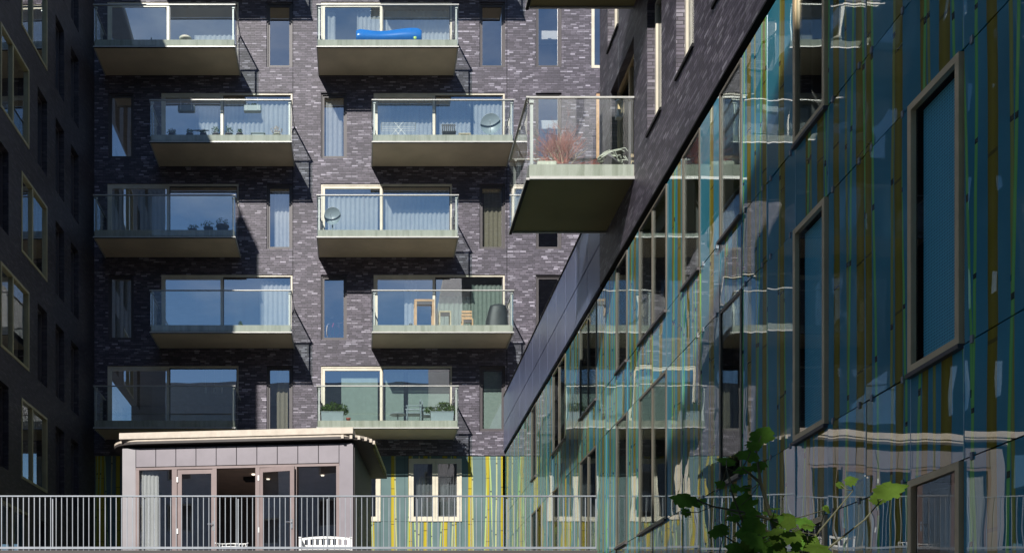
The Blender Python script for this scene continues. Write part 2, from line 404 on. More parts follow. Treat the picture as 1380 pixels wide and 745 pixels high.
for r, x, h in narrows:
    fr = MB(); ring(fr, PB, x-.43, x+.43, h-2.17, h, .05, .06, .17); ring(fr, PB, x-.38, x+.38, h-2.12, h-.05, .06, .10, .16)
    fo = fr.build('window', 'darkframe', back)
    pane(PB, x-.32, x+.32, h-2.06, h-.11, .13, 'pane', 'glass', fo)
for i, (a, b, z0, z1) in enumerate(extra):
    fr = MB(); ring(fr, PB, a, b, z0, z1, .11, .03, .13); fo = fr.build('window', 'frame' if i == 0 else 'timber', back)
    pane(PB, a+.11, b-.11, z0+.11, z1-.11, .08, 'pane', 'glass', fo)
for a, b in gw:
    fr = MB(); ring(fr, PB, a, b, GZ0, GZ1, .07, -.01, .12); fo = fr.build('window', 'frame', back); c = (a+b)/2
    for u0, u1 in ((a+.07, c-.004), (c+.004, b-.07)):
        q = MB(); ring(q, PB, u0, u1, GZ0+.07, GZ1-.07, .09, .01, .08); q.build('sash', 'frame', fo)
        pane(PB, u0+.09, u1-.09, GZ0+.16, GZ1-.16, .045, 'pane', 'glass', fo)

# one balcony, then copies.  local origin: middle of the slab's wall edge at floor level
def balcony(parent, W=4.5, D=1.65, loc=(0, 0, 0), npan=3, H=1.1, soff='soffit', th=.22):
    s = MB(); s.box(-W/2+.03, W/2-.03, -D+.03, 0, -th, 0)
    s.cur = 1; s.add([(-W/2+.03, -D+.03, -th-.004), (W/2-.03, -D+.03, -th-.004), (W/2-.03, 0, -th-.004), (-W/2+.03, 0, -th-.004)], [(3, 2, 1, 0)])
    o = s.build('balcony', ['concrete', soff], parent, local=True); o.location = loc
    for i in range(npan):
        a = -W/2+W*i/npan+.008; b = -W/2+W*(i+1)/npan-.008
        g = MB(); g.box(a, b, -D-.012, -D+.004, -th+.02, H-.03); g.build('front_pane', 'railglass', o, local=True)
    for sx in (-1, 1):
        g = MB(); x = sx*(W/2); g.box(min(x, x-sx*.014), max(x, x-sx*.014), -D+.02, -.02, -th+.02, H-.03); g.build('side_pane', 'railglass', o, local=True)
        h = MB(); h.box(sx*(W/2-.012)-.02, sx*(W/2-.012)+.02, -D+.03, -.005, H-.03, H); h.build('side_rail', 'rail', o, local=True)
        p = MB(); p.box(sx*(W/2-.07)-.022, sx*(W/2-.07)+.022, -D+.05, -D+.10, 0, H-.06); p.cur = 0
        p.box(sx*(W/2-.07)-.03, sx*(W/2-.07)+.05, -D+.03, -D+.11, H-.10, H-.05); p.build('post', 'rail', o, local=True)
        q = MB(); q.box(sx*(W/2-.07)-.02, sx*(W/2-.07)+.02, -.09, -.05, 0, H-.04); q.build('wall_post', 'darkframe', o, local=True)
    h = MB(); h.box(-W/2-.012, W/2+.012, -D-.03, -D+.028, H-.028, H); h.build('handrail', 'rail', o, local=True)
    c = MB(); c.box(-W/2-.01, W/2+.01, -D-.03, -D+.026, -th-.045, -th-.01); c.box(-W/2-.01, -W/2+.03, -D+.03, 0, -th-.03, -th+.02); c.box(W/2-.03, W/2+.01, -D+.03, 0, -th-.03, -th+.02)
    c.build('bottom_channel', 'rail', o, local=True)
    f = MB(); f.box(-W/2-.006, W/2+.006, -D-.02, -D+.03, -th-.055, -th-.046); f.build('drip_strip', 'black', o, local=True)
    return o
b0 = None
for r, c, h in doors:
    loc = (c, 0, h-FL-GZ)
    if b0 is None: b0 = balcony(back, loc=loc)
    else: copy_tree(b0, back, loc)

# ================================================================== LEFT WING
left = thing('apartment_wing', 'left apartment wing in deep shade with recessed slit windows and olive-framed picture windows', 'apartment building', (-8.8, BY, GZ), -.031)
LM = world_of(left)
PL = lambda u, z, d: LM @ Vector((-d, u-BY, z-GZ))     # u = distance of the point from the camera
def PLr(u, z, d): return PL(u, z, d)
bigA = [(28.14, 30.34, h) for h in (23.17, 17.13, 11.08, 5.06)]
bigB = [(29.72, 31.92, h) for h in (20.15, 14.11, 8.06)]
slit = [(31.1, 31.95, h) for h in (23.17, 17.13, 11.08, 5.06)] + [(32.75, 33.6, h) for h in (23.17, 20.15, 17.13, 14.11, 11.08, 8.06)] + \
       [(34.3, 35.15, h) for h in (23.17, 20.15, 17.13, 14.11, 11.08, 8.06)] + [(28.0, 28.75, h) for h in (20.15, 14.11, 8.06)] + \
       [(26.0, 26.8, h) for h in (23.17, 17.13, 11.08)]
hl = [(a, b, h-2.15, h) for a, b, h in bigA+bigB+slit]
m = MB(); holed(m, lambda u, z, d: PL(u, z, d), 20.7, 37.2, GZ, 26.2, hl, .3); m.build('brick_wall', 'brick_shaded', left)
m = MB()
c = [PL(u, z, d) for z in (GZ, 26.2) for d in (.3, 11) for u in (20.7, 21.0)]
m.add(c, [(0, 1, 5, 4), (2, 6, 7, 3), (0, 4, 6, 2), (1, 3, 7, 5), (4, 5, 7, 6), (0, 2, 3, 1)]); m.build('end_wall', 'brick_shaded', left)
m = MB(); fbox(m, PL, 20.7, 36.98, 26.203, 26.4, -.02, 11); m.build('roof', 'concrete', left)
m = MB()
for h in (23.17, 20.15, 17.13, 14.11, 11.08, 8.06, 5.06): fbox(m, PL, 21.0, 36.9, h+.1, h+.5, .31, 5)
fbox(m, PL, 21.0, 36.9, GZ, 26, 5, 5.2); m.build('room_shell', 'room', left)
for a, b, h in bigA+bigB:
    fr = MB(); ring(fr, PL, a, b, h-2.15, h, .07, -.02, .12); fbox(fr, PL, a+.88, a+.97, h-2.08, h-.07, -.012, .1)
    fo = fr.build('picture_window', 'olive', left)
    pane(PL, a+.07, a+.88, h-2.08, h-.07, .05, 'pane', 'glass2', fo); pane(PL, a+.97, b-.07, h-2.08, h-.07, .05, 'pane', 'glass2', fo)
for a, b, h in slit:
    fr = MB(); ring(fr, PL, a, b, h-2.15, h, .06, .16, .24); fo = fr.build('slit_window', 'darkframe', left)
    pane(PL, a+.06, b-.06, h-2.09, h-.06, .20, 'pane', 'glass2', fo)

# ================================================================== RIGHT BUILDING
right = thing('glass_fronted_building', 'right-hand building with bamboo-striped glass storeys under an overhanging dark brick mass', 'apartment building', (RX, 22, GZ))
PR = lambda u, z, d: Vector((RX+d, u, z))
BB = 8.25
swin = [(17.67, 18.55, 9.35, 11.58), (15.95, 16.85, 9.35, 11.58), (14.2, 15.1, 9.35, 11.58), (20.6, 21.5, 12.45, 14.6), (12.4, 13.3, 9.35, 11.58), (16.8, 17.7, 12.45, 14.6), (14.2, 15.1, 12.45, 14.6), (19.45, 21.25, 9.33, 11.58), (17.4, 19.2, 12.36, 14.6)]
m = MB(); holed(m, PR, -4, 22.2, BB, 24, swin, .3)
m.box(RX+.3, RX+12, 21.9, 22.2, BB, 24); m.build('brick_wall', 'brick_fine', right)
m = MB(); m.box(RX, RX+1.2, -4, 22.2, BB-.03, BB-.004); m.build('overhang_soffit', 'black', right)  # shadow gap under the brick is put into the black colour
m = MB(); m.box(RX, RX+12, -4, 22.2, 24.003, 24.2); m.box(RX+.3, RX+12, 22.3, 36.9, 9.6, 9.8); m.build('roof', 'concrete', right)
m = MB()
for z in (BB+.2, 11.8, 14.9): m.box(RX+.31, RX+5, -4, 21.88, z, z+.3)
m.box(RX+5, RX+5.2, -4, 21.88, BB, 24)
for y in (19.33, 15.5, 17.1): m.box(RX+.31, RX+5, y-.05, y+.05, BB, 18)
m.build('room_shell', 'room', right)
for i, (a, b, z0, z1) in enumerate(swin):
    dd = (b-a) > 1
    fr = MB(); ring(fr, PR, a, b, z0, z1, .06, .13, .22)
    if dd: fbox(fr, PR, (a+b)/2-.04, (a+b)/2+.04, z0+.06, z1-.06, .135, .215)
    fo = fr.build('balcony_door' if dd else 'window', 'frame' if not dd else 'bronze', right)
    sl = MB(); fbox(sl, PR, a, b, z0, z0+.05, -.03, .128); sl.build('sill', 'black', fo)
    pane(PR, a+.06, b-.06, z0+.06, z1-.06, .17, 'pane', 'glass', fo)
# slate parapet of the lower part
PG = lambda u, z, d: Vector((RX+.04+d, u, z))
m = MB(); n = 12
ys = [22.2+(36.97-22.2)*i/n for i in range(n+1)]
for a, b in zip(ys, ys[1:]):
    for z0, z1 in ((8.24, 9.06), (9.09, 10.04)):
        fbox(m, lambda u, z, d: Vector((RX+d, u, z)), a+.012, b-.012, z0, z1, 0, .05)
m.build('parapet_cladding', 'slate', right)
m = MB(); m.box(RX+.055, RX+.3, 22.21, 36.97, 8.2, 10.0); m.box(RX-.02, RX+.34, 22.21, 36.97, 10.045, 10.075); m.build('parapet_core', 'black', right)
# glass storeys: panels on a .86 m grid
JY = [8.05-.86*8+.86*k for k in range(60)]
JY = [y for y in JY if y < 36.4] + [36.95]
rows = [(6.12, 8.12), (5.20, 6.12), (2.84, 5.20), (1.92, 2.84), (-.44, 1.92), (GZ+.1, -.44)]
def near(a, b): return abs(a-b) < .1
upw = [(11.49, 12.35), (14.07, 14.93), (15.79, 16.65), (17.51, 19.23), (20.09, 20.95), (22.67, 24.39), (26.11, 27.83), (30.41, 31.27)]
low = [(8.91, 9.77), (11.49, 12.35), (14.07, 14.93), (17.51, 19.23), (20.09, 20.95), (22.67, 24.39), (26.97, 27.83), (29.55, 31.27)]
bot = [(8.91, 9.77), (11.49, 12.35), (15.79, 16.65)]
wins = [(a, b, 6.12, 8.12) for a, b in upw] + [(a, b, 2.84, 5.20) for a, b in low] + [(a, b, -.44, 1.92) for a, b in bot]
def isw(y, z): return any(a < y < b and c < z < d for a, b, c, d in wins)
allp = []
for a, b in zip(JY, JY[1:]):
    for z0, z1 in rows:
        y, z = (a+b)/2, (z0+z1)/2
        if isw(y, z): continue
        if y > 22.2 and z1 < TF+.3: z0x = None
        vis = 0
        if y > 7.2 and not (y > 22.2 and z1 <= TF+.01): vis = (z1-z0)*(b-a)/y**3
        allp.append((vis, a, b, z0, z1))
allp.sort(reverse=True)
rest = MB(); rng = random.Random(5)
for i, (v, a, b, z0, z1) in enumerate(allp):
    if v == 0 and a > 22: continue
    t = [rng.uniform(-.0025, .0025) for _ in range(3)]; f = .006
    mb = MB() if i < 100 else rest
    def D(u, z): return t[0]+t[1]*(u-a)/(b-a)*2+t[2]*(z-z0)/(z1-z0)*2
    q0 = [PG(a+f, z0+f, D(a, z0)), PG(b-f, z0+f, D(b, z0)), PG(b-f, z1-f, D(b, z1)), PG(a+f, z1-f, D(a, z1))]
    q1 = [p+Vector((.016, 0, 0)) for p in q0]
    mb.add(q0+q1, [(3, 2, 1, 0), (4, 5, 6, 7), (0, 1, 5, 4), (1, 2, 6, 5), (2, 3, 7, 6), (3, 0, 4, 7)])
    if i < 100: mb.build('glass_panel', 'bamboo', right)
o = rest.build('glass_panel', 'bamboo', right); o['kind'] = 'stuff'
wl = []
m = MB(); holed(m, lambda u, z, d: Vector((RX+.10+d, u, z)), JY[0], 36.95, GZ, 8.19, [(a, b, c, d) for a, b, c, d in wins], .12); m.build('backing_wall', 'black', right)
m = MB()
for z in (8.0, 5.3, 2.2): m.box(RX+.25, RX+4, 0, 36.9, z-.15, z+.15)
m.box(RX+4, RX+4.2, 0, 36.9, GZ, 8)
for y in (.1, 10.6, 13.2, 17.0, 21.9, 25.0, 29.0, 33.0, 36.6): m.box(RX+.25, RX+3.98, y-.06, y+.06, GZ, 7.8)
m.build('lower_room_shell', 'room', right)
clip = None; ci = 0
for y in JY:
    if not 8.5 < y < 16: continue
    for z in (6.12, 5.2, 2.84, 1.92):
        for dy in (-.13, .13):
            if any(a-.01 < y+dy < b+.01 and (near(c, z) or near(d, z)) for a, b, c, d in wins): continue
            mb = MB(); fbox(mb, PG, y+dy-.018, y+dy+.018, z-.03, z+.03, -.014, .02); mb.build('panel_clip', 'galv', right)
wf = []
for y in JY[:-1]:
    pass
for (a, b, z0, z1) in wins:
    fr = MB(); ring(fr, PG, a+.012, b-.012, z0+.01, z1-.01, .06 if a < 13 else .04, -.035 if a < 13 else -.012, .012)
    if b-a > 1: fbox(fr, PG, (a+b)/2-.03, (a+b)/2+.03, z0+.075, z1-.075, -.008, .02)
    fo = fr.build('window', 'bronze' if a < 13 else 'dimbronze', right)
    fw = .072 if a < 13 else .052
    pane(PG, a+fw, b-fw, z0+fw, z1-fw, -.015 if a < 13 else -.004, 'pane', 'clearglass' if b < 12.6 and z0 < 6 else 'glass2', fo)
    if b < 12.6 and 2 < z0 < 6:
        s = MB(); fbox(s, PG, a+.077, b-.077, z0+.075, z1-.075, .075, .082); s.build('perforated_blind', 'screen', fo)
    sl = MB(); fbox(sl, PG, a, b, z0-.03, z0+.007, -.05, .06); sl.build('sill', 'darkframe', fo)
for y in JY[:-1]:      # aluminium and glass edges at the vertical joints
    if 13.5 < y: m = MB(); fbox(m, PG, y-.006, y+.006, TF if y > 22 else 0, 8.10, -.012, -.008); m.build('joint_strip', 'dimbronze', right)
    elif y > 8:
        for z0, z1 in rows[:5]:
            if any(a-.05 < y < b+.05 and c == z0 for a, b, c, d in wins): continue
            m = MB(); fbox(m, PG, y-.0045, y+.0045, z0+.01, z1-.01, -.001, .01); m.build('joint_strip', 'glassedge', right)

rb1 = balcony(right, W=2.25, D=RX-2.94, loc=(0, 0, 0), npan=2, H=1.17, soff='soffit2', th=.24)
rb1.rotation_euler = (0, 0, -math.pi/2); rb1.location = (0, 20.525-22, 9.33-GZ)
rb2 = copy_tree(rb1, right); rb2.location = (0, 18.375-22, 12.36-GZ)

# ================================================================== PAVILION
al = 6.0; PV = Vector((-.14, 25.5, TF))
pav = thing('roof_terrace_pavilion', 'low mauve panelled pavilion with glazed doors and pale timber roof edge on the terrace', 'pavilion', PV, R(-al))
ca, sa = math.cos(R(al)), math.sin(R(al))
def ps(px):
    a = (px-484)/1500; return -((-.14-25.5*a)/(ca+sa*a))
Wp = -ps(165); Dp = 4.2; H = lambda z: z-TF
PP = lambda u, z, d: Vector((u, d, z-TF))
def pbuild(mb, name, mat, parent=pav): return mb.build(name, mat, parent, local=True)
xl = ps(183); xr = ps(457)
m = MB()
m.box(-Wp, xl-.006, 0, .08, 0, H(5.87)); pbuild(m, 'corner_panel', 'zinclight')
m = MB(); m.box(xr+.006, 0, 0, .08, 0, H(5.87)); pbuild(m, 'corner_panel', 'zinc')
xs = [xl+(xr-xl)*i/10 for i in range(11)]
for a, b in zip(xs, xs[1:]):
    m = MB(); m.box(a+.006, b-.006, 0, .03, H(5.43), H(5.87), .004); pbuild(m, 'fascia_panel', 'zinc')
m = MB(); m.box(xl-.005, xr+.005, .031, .1, H(5.42), H(5.87)); m.box(-Wp+.02, -.02, .03, .2, H(5.872), H(5.93)); pbuild(m, 'backing_wall', 'black')  # black upper strip carries the shadow band under the roof edge
for side, x in ((0, -Wp), (1, 0)):
    m = MB()
    for i in range(14):
        y0 = .081+i*(Dp-.08)/14; y1 = y0+(Dp-.08)/14-.012
        m.box(x-.03+side*.0, x+.03, y0, y1, 0, H(5.88))
    m.box(x-.02, x+.02, .09, Dp-.02, 0, H(5.87)); pbuild(m, 'side_wall', 'darkboard')
m = MB(); m.box(-Wp, 0, Dp, Dp+.1, 0, H(5.88)); pbuild(m, 'rear_wall', 'room')
m = MB(); m.box(-Wp+.05, -.05, .12, Dp-.01, H(5.40), H(5.5)); pbuild(m, 'ceiling', 'ceil')
m = MB(); m.box(-Wp+.05, -.05, .12, Dp-.01, .004, .02); pbuild(m, 'floor_finish', 'clay')
# roof: rounded plan at both ends, boards seen edge-on
def roof_poly(o, r, n=8):
    pts = [(-Wp-.05-o*0, -.14)]
    pts = []
    def arc(cx, cy, a0, a1): return [(cx+r*math.cos(R(a)), cy+r*math.sin(R(a))) for a in frange(a0, a1, n)]
    pts += arc(-Wp-.35+r, -.16+r, 180, 270); pts += arc(.42-r, -.16+r, 270, 360)
    pts += [(.42, Dp+.3), (-Wp-.35, Dp+.3)]
    return pts
m = MB(); m.prismz(roof_poly(0, .75), H(5.935), H(5.99)); pbuild(m, 'roof_soffit', 'darkboard')
m = MB(); m.prismz(roof_poly(0, .74), H(5.993), H(6.04)); pbuild(m, 'roof_board', 'wood')
m = MB(); m.box(-Wp-.02, .02, -.19, Dp, H(6.043), H(6.19), .006); pbuild(m, 'roof_deck', 'wood')
m = MB()      # lamellae round the curved overhang
for cx, s0 in ((.42, 1),):
    for a in frange(8, 82, 6):
        t = R(a); x = cx-s0*.75+s0*.77*math.sin(t); y = -.16+.75-.77*math.cos(t)
        m = MB(); m.box(x-.03, x+.03, y-.03, y+.03, H(5.94), H(6.02)); pbuild(m, 'roof_lamella', 'wood')
    for i in range(12):
        y = .75+i*.27; x = cx; m = MB(); m.box(x-.03, x+.03, y-.02, y+.2, H(5.90), H(6.02)); pbuild(m, 'roof_lamella', 'greenboard')
# glazing
ztop = 5.40
fr = MB(); fr.box(xl, xr, .0, .1, H(5.36), H(5.415))
for px in (184.5, 235, 289, 347, 397, 456):
    x = ps(px); wv = .05 if px not in (235,) else .06
    fr.box(x-wv, x+wv, .003, .097, .0, H(5.36))
fo = pbuild(fr, 'glazed_front', 'mauveframe')
def ploc(px0, px1): return ps(px0), ps(px1)
for a, b in ((188, 232), (402, 453)):
    x0, x1 = ploc(a, b); g = MB(); g.box(x0, x1, .045, .055, .05, H(5.36)); pbuild(g, 'fixed_pane', 'glass', fo)
def leafdoor(px_h, width, ang, sgn, name='glazed_door'):
    e = MB(); w_ = width; t = .05
    ringP = lambda u, z, d: Vector((sgn*u, d, z)) if sgn > 0 else Vector((-u, d, z))
    ring(e, ringP, 0, w_, .02, H(5.35), .10, 0, t)
    o = pbuild(e, name, 'mauveframe'); o.location = (ps(px_h), .02, 0); o.rotation_euler = (0, 0, R(ang))
    g = MB(); a, b = sorted((sgn*.10, sgn*(w_-.10))); g.box(a, b, .02, .03, .12, H(5.25)); g.build('pane', 'glass', o, local=True)
    h = MB(); x = sgn*(w_-.05); h.box(x-.02, x+.02, -.02, -.001, .95, 1.17); h.tube([(x, -.015, 1.1), (x, -.06, 1.1), (x-sgn*.13, -.06, 1.1)], .011); h.build('handle', 'silver', o, local=True)
    hg = MB()
    for z in (.95, 2.15): hg.box(-.02, .02, -.025, -.002, z-.06, z+.06)
    hg.build('hinge', 'white', o, local=True)
    return o
leafdoor(239, .90, 0, 1)
leafdoor(348.5, .86, -9, 1)
m = MB(); x = ps(323); m.box(x-.17, x+.17, 1.2, 1.5, H(5.32), H(5.399)); pbuild(m, 'ceiling_vent', 'tv')
for px, y in ((345, 1.5), (331, .9), (425, 1.2)):
    m = MB(); m.lathe((ps(px), y, H(5.375)), [(.04, 0), (.04, .024)], 12); pbuild(m, 'ceiling_light', 'lamp')

# ================================================================== TERRACE RAILING
rail = thing('terrace_railing', 'long galvanised railing of thin upright bars along the terrace edge', 'railing', (-1.2, 22.2, TF))
m = MB(); m.box(-9.3, 4.72, 22.175, 22.225, 4.04, 4.065); m.build('handrail', 'galv', rail)
m = MB(); m.box(-9.3, 4.72, 22.18, 22.22, 3.0, 3.045); m.build('bottom_rail', 'galv', rail)
bar = None; sp = .1088; xs = [4.62-sp*i for i in range(125)]; restb = MB()
for i, x in enumerate(xs):
    if i < 100:
        if bar is None:
            mb = MB(); mb.box(-.007, .007, -.007, .007, -1.30, -.004); bar = mb.build('baluster', 'galv', rail, local=True); bb = bar
        else: bb = bar.copy(); COL.objects.link(bb); bb.parent = rail
        bb.location = (x+1.2, 0, 4.04-TF)
    else: restb.box(x-.0085, x+.0085, 22.1915, 22.2085, 2.74, 4.036)
o = restb.build('baluster', 'galv', rail); o['kind'] = 'stuff'
for px in (71, 195, 321, 441, 562, 683, 803):
    x = (px-484)/1500*22.24; mb = MB(); mb.box(x-.012, x+.012, 22.226, 22.25, 2.7, 4.03); mb.build('post', 'galv', rail)
m = MB(); m.box(-9.3, 4.74, 22.13, 22.149, 2.5, 2.96); m.build('edge_cladding', 'darkboard', rail)

# ================================================================== OPPOSITE BUILDING (unseen, added behind the viewer; gives reflections, shaped to shade the near right wall)
opp = thing('added_opposite_building', 'unseen building added across the street behind the viewer to shade the near right wall', 'apartment building', (-6, -12, GZ))
PO = lambda u, z, d: Vector((u, -12-d, z))
oh = [(x, x+1.6, z, z+1.6) for x in [-29+3.1*i for i in range(13)] for z in (1, 4, 7, 10, 13, 16, 19) if not (-7.2 < x < -2.8 and z < 15)]
m = MB(); holed(m, PO, -30, 13, GZ, 24.5, oh+[(-5.4, -3.0, GZ, 14.5)], .3); m.build('plaster_wall', 'oppwall', opp)  # tall passage opening added so a sunbeam reaches the sapling
m = MB(); m.box(-30, -5.4, -15, -12.8, GZ, 24.4); m.box(-3.0, 13, -15, -12.8, GZ, 24.4); m.box(-5.4, -3.0, -15, -12.8, 14.8, 24.4); m.build('rear_mass', 'room', opp)
m = MB()
for a, b, c, d in oh: ring(m, PO, a, b, c, d, .08, .1, .2)
m.build('window_frame', 'frame', opp)

# ================================================================== CURTAINS
def curtain(px0, px1, row, mat, label, top=None, flat=False, y=.30, name='curtain', head=None, bottom=None, floor=None):
    Yc = BY+y; k = Yc/1500; x0, x1 = (px0-484)*k, (px1-484)*k
    h = heads[row] if head is None else head
    z1 = h-.12; z0 = h-2.15 if floor is None else floor
    if top is not None: z1 = (942-top)*k
    n = max(2, int((x1-x0)/.03)); vs = []; fs = []; rg = random.Random(int(px0*7+row))
    ph = rg.random()*6; P = rg.uniform(.13, .17)
    for i in range(n+1):
        u = i/n; x = x0+(x1-x0)*u; a = 0 if flat else .035*math.sin(2*math.pi*(x-x0)/P+ph+.8*math.sin(x*3))
        vs += [(x, Yc+a*.6, z1+ (0 if flat else .012*math.sin(x*40))), (x, Yc+a, z0)]
    fs = [(2*i, 2*i+1, 2*i+3, 2*i+2) for i in range(n)]
    mb = MB(); mb.smooth = True; mb.add(vs, fs); cx = (x0+x1)/2
    o = mb.build(name, mat, None, (cx, Yc, z0)); tag(o, label, 'blind' if flat else 'curtain', 'curtains behind the apartment windows')
    return o
D1 = 'top right balcony with the blue slide'
curtain(441, 452, 1, 'curtain', 'narrow white curtain gathered at the far left of the door behind the blue slide')
curtain(481, 513, 1, 'curtain', 'white pleated curtain behind the left door pane above the blue slide')
curtain(519, 611, 1, 'curtain', 'white pleated curtain across the right pane behind the blue slide')
curtain(262, 317, 1, 'curtain', 'low white curtain in the right pane of the top left balcony door', top=48)
curtain(268, 294, 2, 'curtain', 'white curtain behind the parasol-like oval table on the balcony with flower pots', top=146)
curtain(299, 390, 2, 'curtain', 'long white curtain behind the row of flower pots')
curtain(511, 582, 2, 'curtain', 'white curtain behind the thin white drying rack')
curtain(592, 634, 2, 'curtain', 'white curtain behind the black folding chair')
curtain(638, 679, 2, 'curtain', 'pale curtain behind the large grey satellite dish')
curtain(150, 177, 3, 'greycurtain', 'grey curtain at the left of the door with the dark sideboard')
curtain(186, 222, 3, 'greycurtain', 'grey curtain at the centre of the door with the dark sideboard')
curtain(437, 509, 3, 'curtain', 'white curtain behind the smaller satellite dish')
curtain(518, 609, 3, 'curtain', 'white curtain right of the smaller satellite dish')
curtain(350, 391, 4, 'curtain', 'white curtain at the right end of the empty fourth-row balcony')
curtain(545, 562, 4, 'curtain', 'narrow white curtain behind the tall timber table')
curtain(588, 634, 4, 'greencurtain', 'pale green curtain behind the timber stool and chair', top=400)
curtain(635, 681, 4, 'greencurtain', 'pale green curtain behind the black covered barbecue', top=384)
curtain(460, 509, 5, 'blind', 'pale green flat blind behind the left leafy planter', flat=True, name='panel_blind')
curtain(519, 544, 5, 'blind', 'narrow pale green blind left of the grey garden chair', flat=True, name='panel_blind')
curtain(550, 610, 5, 'blind', 'wide pale green blind behind the grey garden chairs and right leafy planter', flat=True, name='panel_blind')
curtain(437, 462, 2, 'curtain', 'white curtain in the slit window between the two second-row balconies', y=.25)
curtain(370, 390, 3, 'curtain', 'white curtain in the slit window left of the smaller satellite dish', y=.25)
curtain(652, 678, 3, 'sandcurtain', 'sand coloured curtain in the slit window right of the smaller satellite dish', y=.25)
curtain(373, 388, 5, 'sandcurtain', 'narrow grey beige curtain in the slit window above the pavilion', y=.25)
curtain(652, 678, 5, 'blind', 'plain pale blind in the lowest slit window by the slate parapet', flat=True, y=.25, name='roller_blind')
curtain(151, 177, 4, 'greycurtain', 'grey pleated curtain in the dark slit window at the far left of the fourth row', y=.25)
mb = MB(); mb.smooth = True
mb.add([(RX+.32+.03*math.sin(i*.9), 8.95+.8*i/40, z) for i in range(41) for z in (-.4, 1.85)], [(2*i, 2*i+1, 2*i+3, 2*i+2) for i in range(40)])
tag(mb.build('curtain', 'greycurtain', None, (RX+.32, 9, -.4)), 'dim grey curtain behind the tan-framed window at the bottom right corner', 'curtain')
curtain(558, 585, 0, 'greycurtain', 'grey curtain in the left sash of the cream window in the striped glass base', head=8.0, floor=5.95)
curtain(589, 617, 0, 'greycurtain', 'grey curtain in the right sash of the cream window in the striped glass base', head=8.0, floor=5.95)

# ================================================================== THINGS ON THE BALCONIES
def X(px, Y): return (px-484)/1500*Y
def Z(py, Y): return (942-py)/1500*Y
F = [h-FL for h in heads]     # balcony floor levels
FY = BY-1.3                   # just inside the front glass

def dish(px, py, rad, fl, label):
    Y = BY-1.05; x, z = X(px, Y), Z(py, Y); t = thing('satellite_dish', label, 'satellite dish', (x, Y, fl), 0, 'satellite dishes on the balconies')
    ax = Vector((-.16, -1, -.12)); mb = MB(); mb.smooth = True
    prof = [(.001, -.09)]+[(rad*u, -.09+.09*u*u) for u in (.2, .4, .6, .8, 1)]+[(rad*1.02, .005), (rad, -.012)]+[(rad*u, -.11+.09*u*u) for u in (.8, .6, .4, .2, .01)]
    mb.lathe((x, Y, z), prof, 28, ax); mb.build('reflector', 'dish', t)
    mb = MB(); mb.tube([(x, Y+.13, z), (x, Y+.16, fl+.04)], .022); mb.lathe((x, Y+.16, fl), [(.18, 0), (.18, .03), (.03, .05)], 12); mb.build('mast', 'dish', t)
    a = ax.normalized(); e = Vector((x, Y, z))+a*.38+Vector((0, 0, -.05)); mb = MB(); mb.tube([(x, Y-.03, z-rad*.95), e], .005); mb.tube([e-a*.02, e+a*.04], .016, 8); mb.build('feed_arm', 'galv', t)
dish(661, 167, .32, F[2], 'large grey satellite dish at the right end of the balcony with the black folding chair')
dish(448, 291, .27, F[3], 'smaller grey satellite dish at the left end of a third-row balcony')

# blue slide
Y = BY-1.4; x0, x1 = X(480, Y), X(568, Y); t = thing('play_slide', 'wavy bright blue plastic slide lying on its side behind the balcony glass', 'slide', ((x0+x1)/2, Y, F[1]))
mb = MB(); mb.smooth = True; N = 44; sec = [(-.16, .0), (-.16, .30), (-.12, .31), (-.10, .20), (-.06, .16), (.0, .19), (.05, .16), (.09, .22), (.12, .33), (.16, .32), (.16, .0)]
vs = []
for i in range(N+1):
    u = i/N; x = x0+(x1-x0)*u; w_ = .045*math.sin(u*2*math.pi*1.05+2.2)-.02*(1-u)
    e = min(1, min(u, 1-u)*14)**.5*.25+.75
    for yy, zz in sec: vs.append((x, Y+yy, F[1]+.02+(zz*e)+ (w_+.05)*(1 if zz > .1 else .0)))
n = len(sec); fs = [[i*n+j, (i+1)*n+j, (i+1)*n+(j+1) % n, i*n+(j+1) % n] for i in range(N) for j in range(n)]
fs += [list(range(n)), [N*n+j for j in range(n)][::-1]]; mb.add(vs, fs); mb.build('chute', 'blue', t)
mb = MB(); mb.smooth = True; mb.lathe((X(559, Y), Y-.1, F[1]+.02), [(.03, 0), (.075, .04), (.08, .10), (.04, .15), (.005, .16)], 12); o = mb.build('toy_ball', 'lime', None, (X(559, Y), Y-.1, F[1])); tag(o, 'small lime green ball beside the blue slide', 'ball')

# folding chair (black)
def folding_chair(px, Y, fl, label):
    x = X(px, Y); t = thing('folding_chair', label, 'chair', (x, Y, fl))
    for s in (-1, 1):
        mb = MB(); mb.tube([(x+s*.2, Y-.22, fl), (x+s*.2, Y+.02, fl+.44), (x+s*.2, Y+.16, fl+.82)], .013); mb.tube([(x+s*.17, Y+.26, fl), (x+s*.17, Y-.2, fl+.44)], .013); mb.build('side_frame', 'anth', t)
    mb = MB(); mb.tube([(x-.2, Y-.2, fl+.04), (x+.2, Y+.2, fl+.42)], .01); mb.tube([(x+.2, Y-.2, fl+.04), (x-.2, Y+.2, fl+.42)], .01); mb.build('cross_brace', 'anth', t)
    mb = MB()
    for i in range(6): mb.box(x-.22, x+.22, Y-.22+i*.075, Y-.165+i*.075, fl+.44, fl+.46)
    mb.build('seat', 'anth', t)
    mb = MB()
    for i in range(7): mb.box(x-.22+i*.065, x-.175+i*.065, Y+.10, Y+.12, fl+.55, fl+.84)
    mb.box(x-.225, x+.225, Y+.122, Y+.14, fl+.8, fl+.83); mb.box(x-.225, x+.225, Y+.122, Y+.14, fl+.57, fl+.6); mb.build('backrest', 'anth', t)
folding_chair(605, BY-.75, F[2], 'black folding slatted chair in the middle of the second-row right balcony')
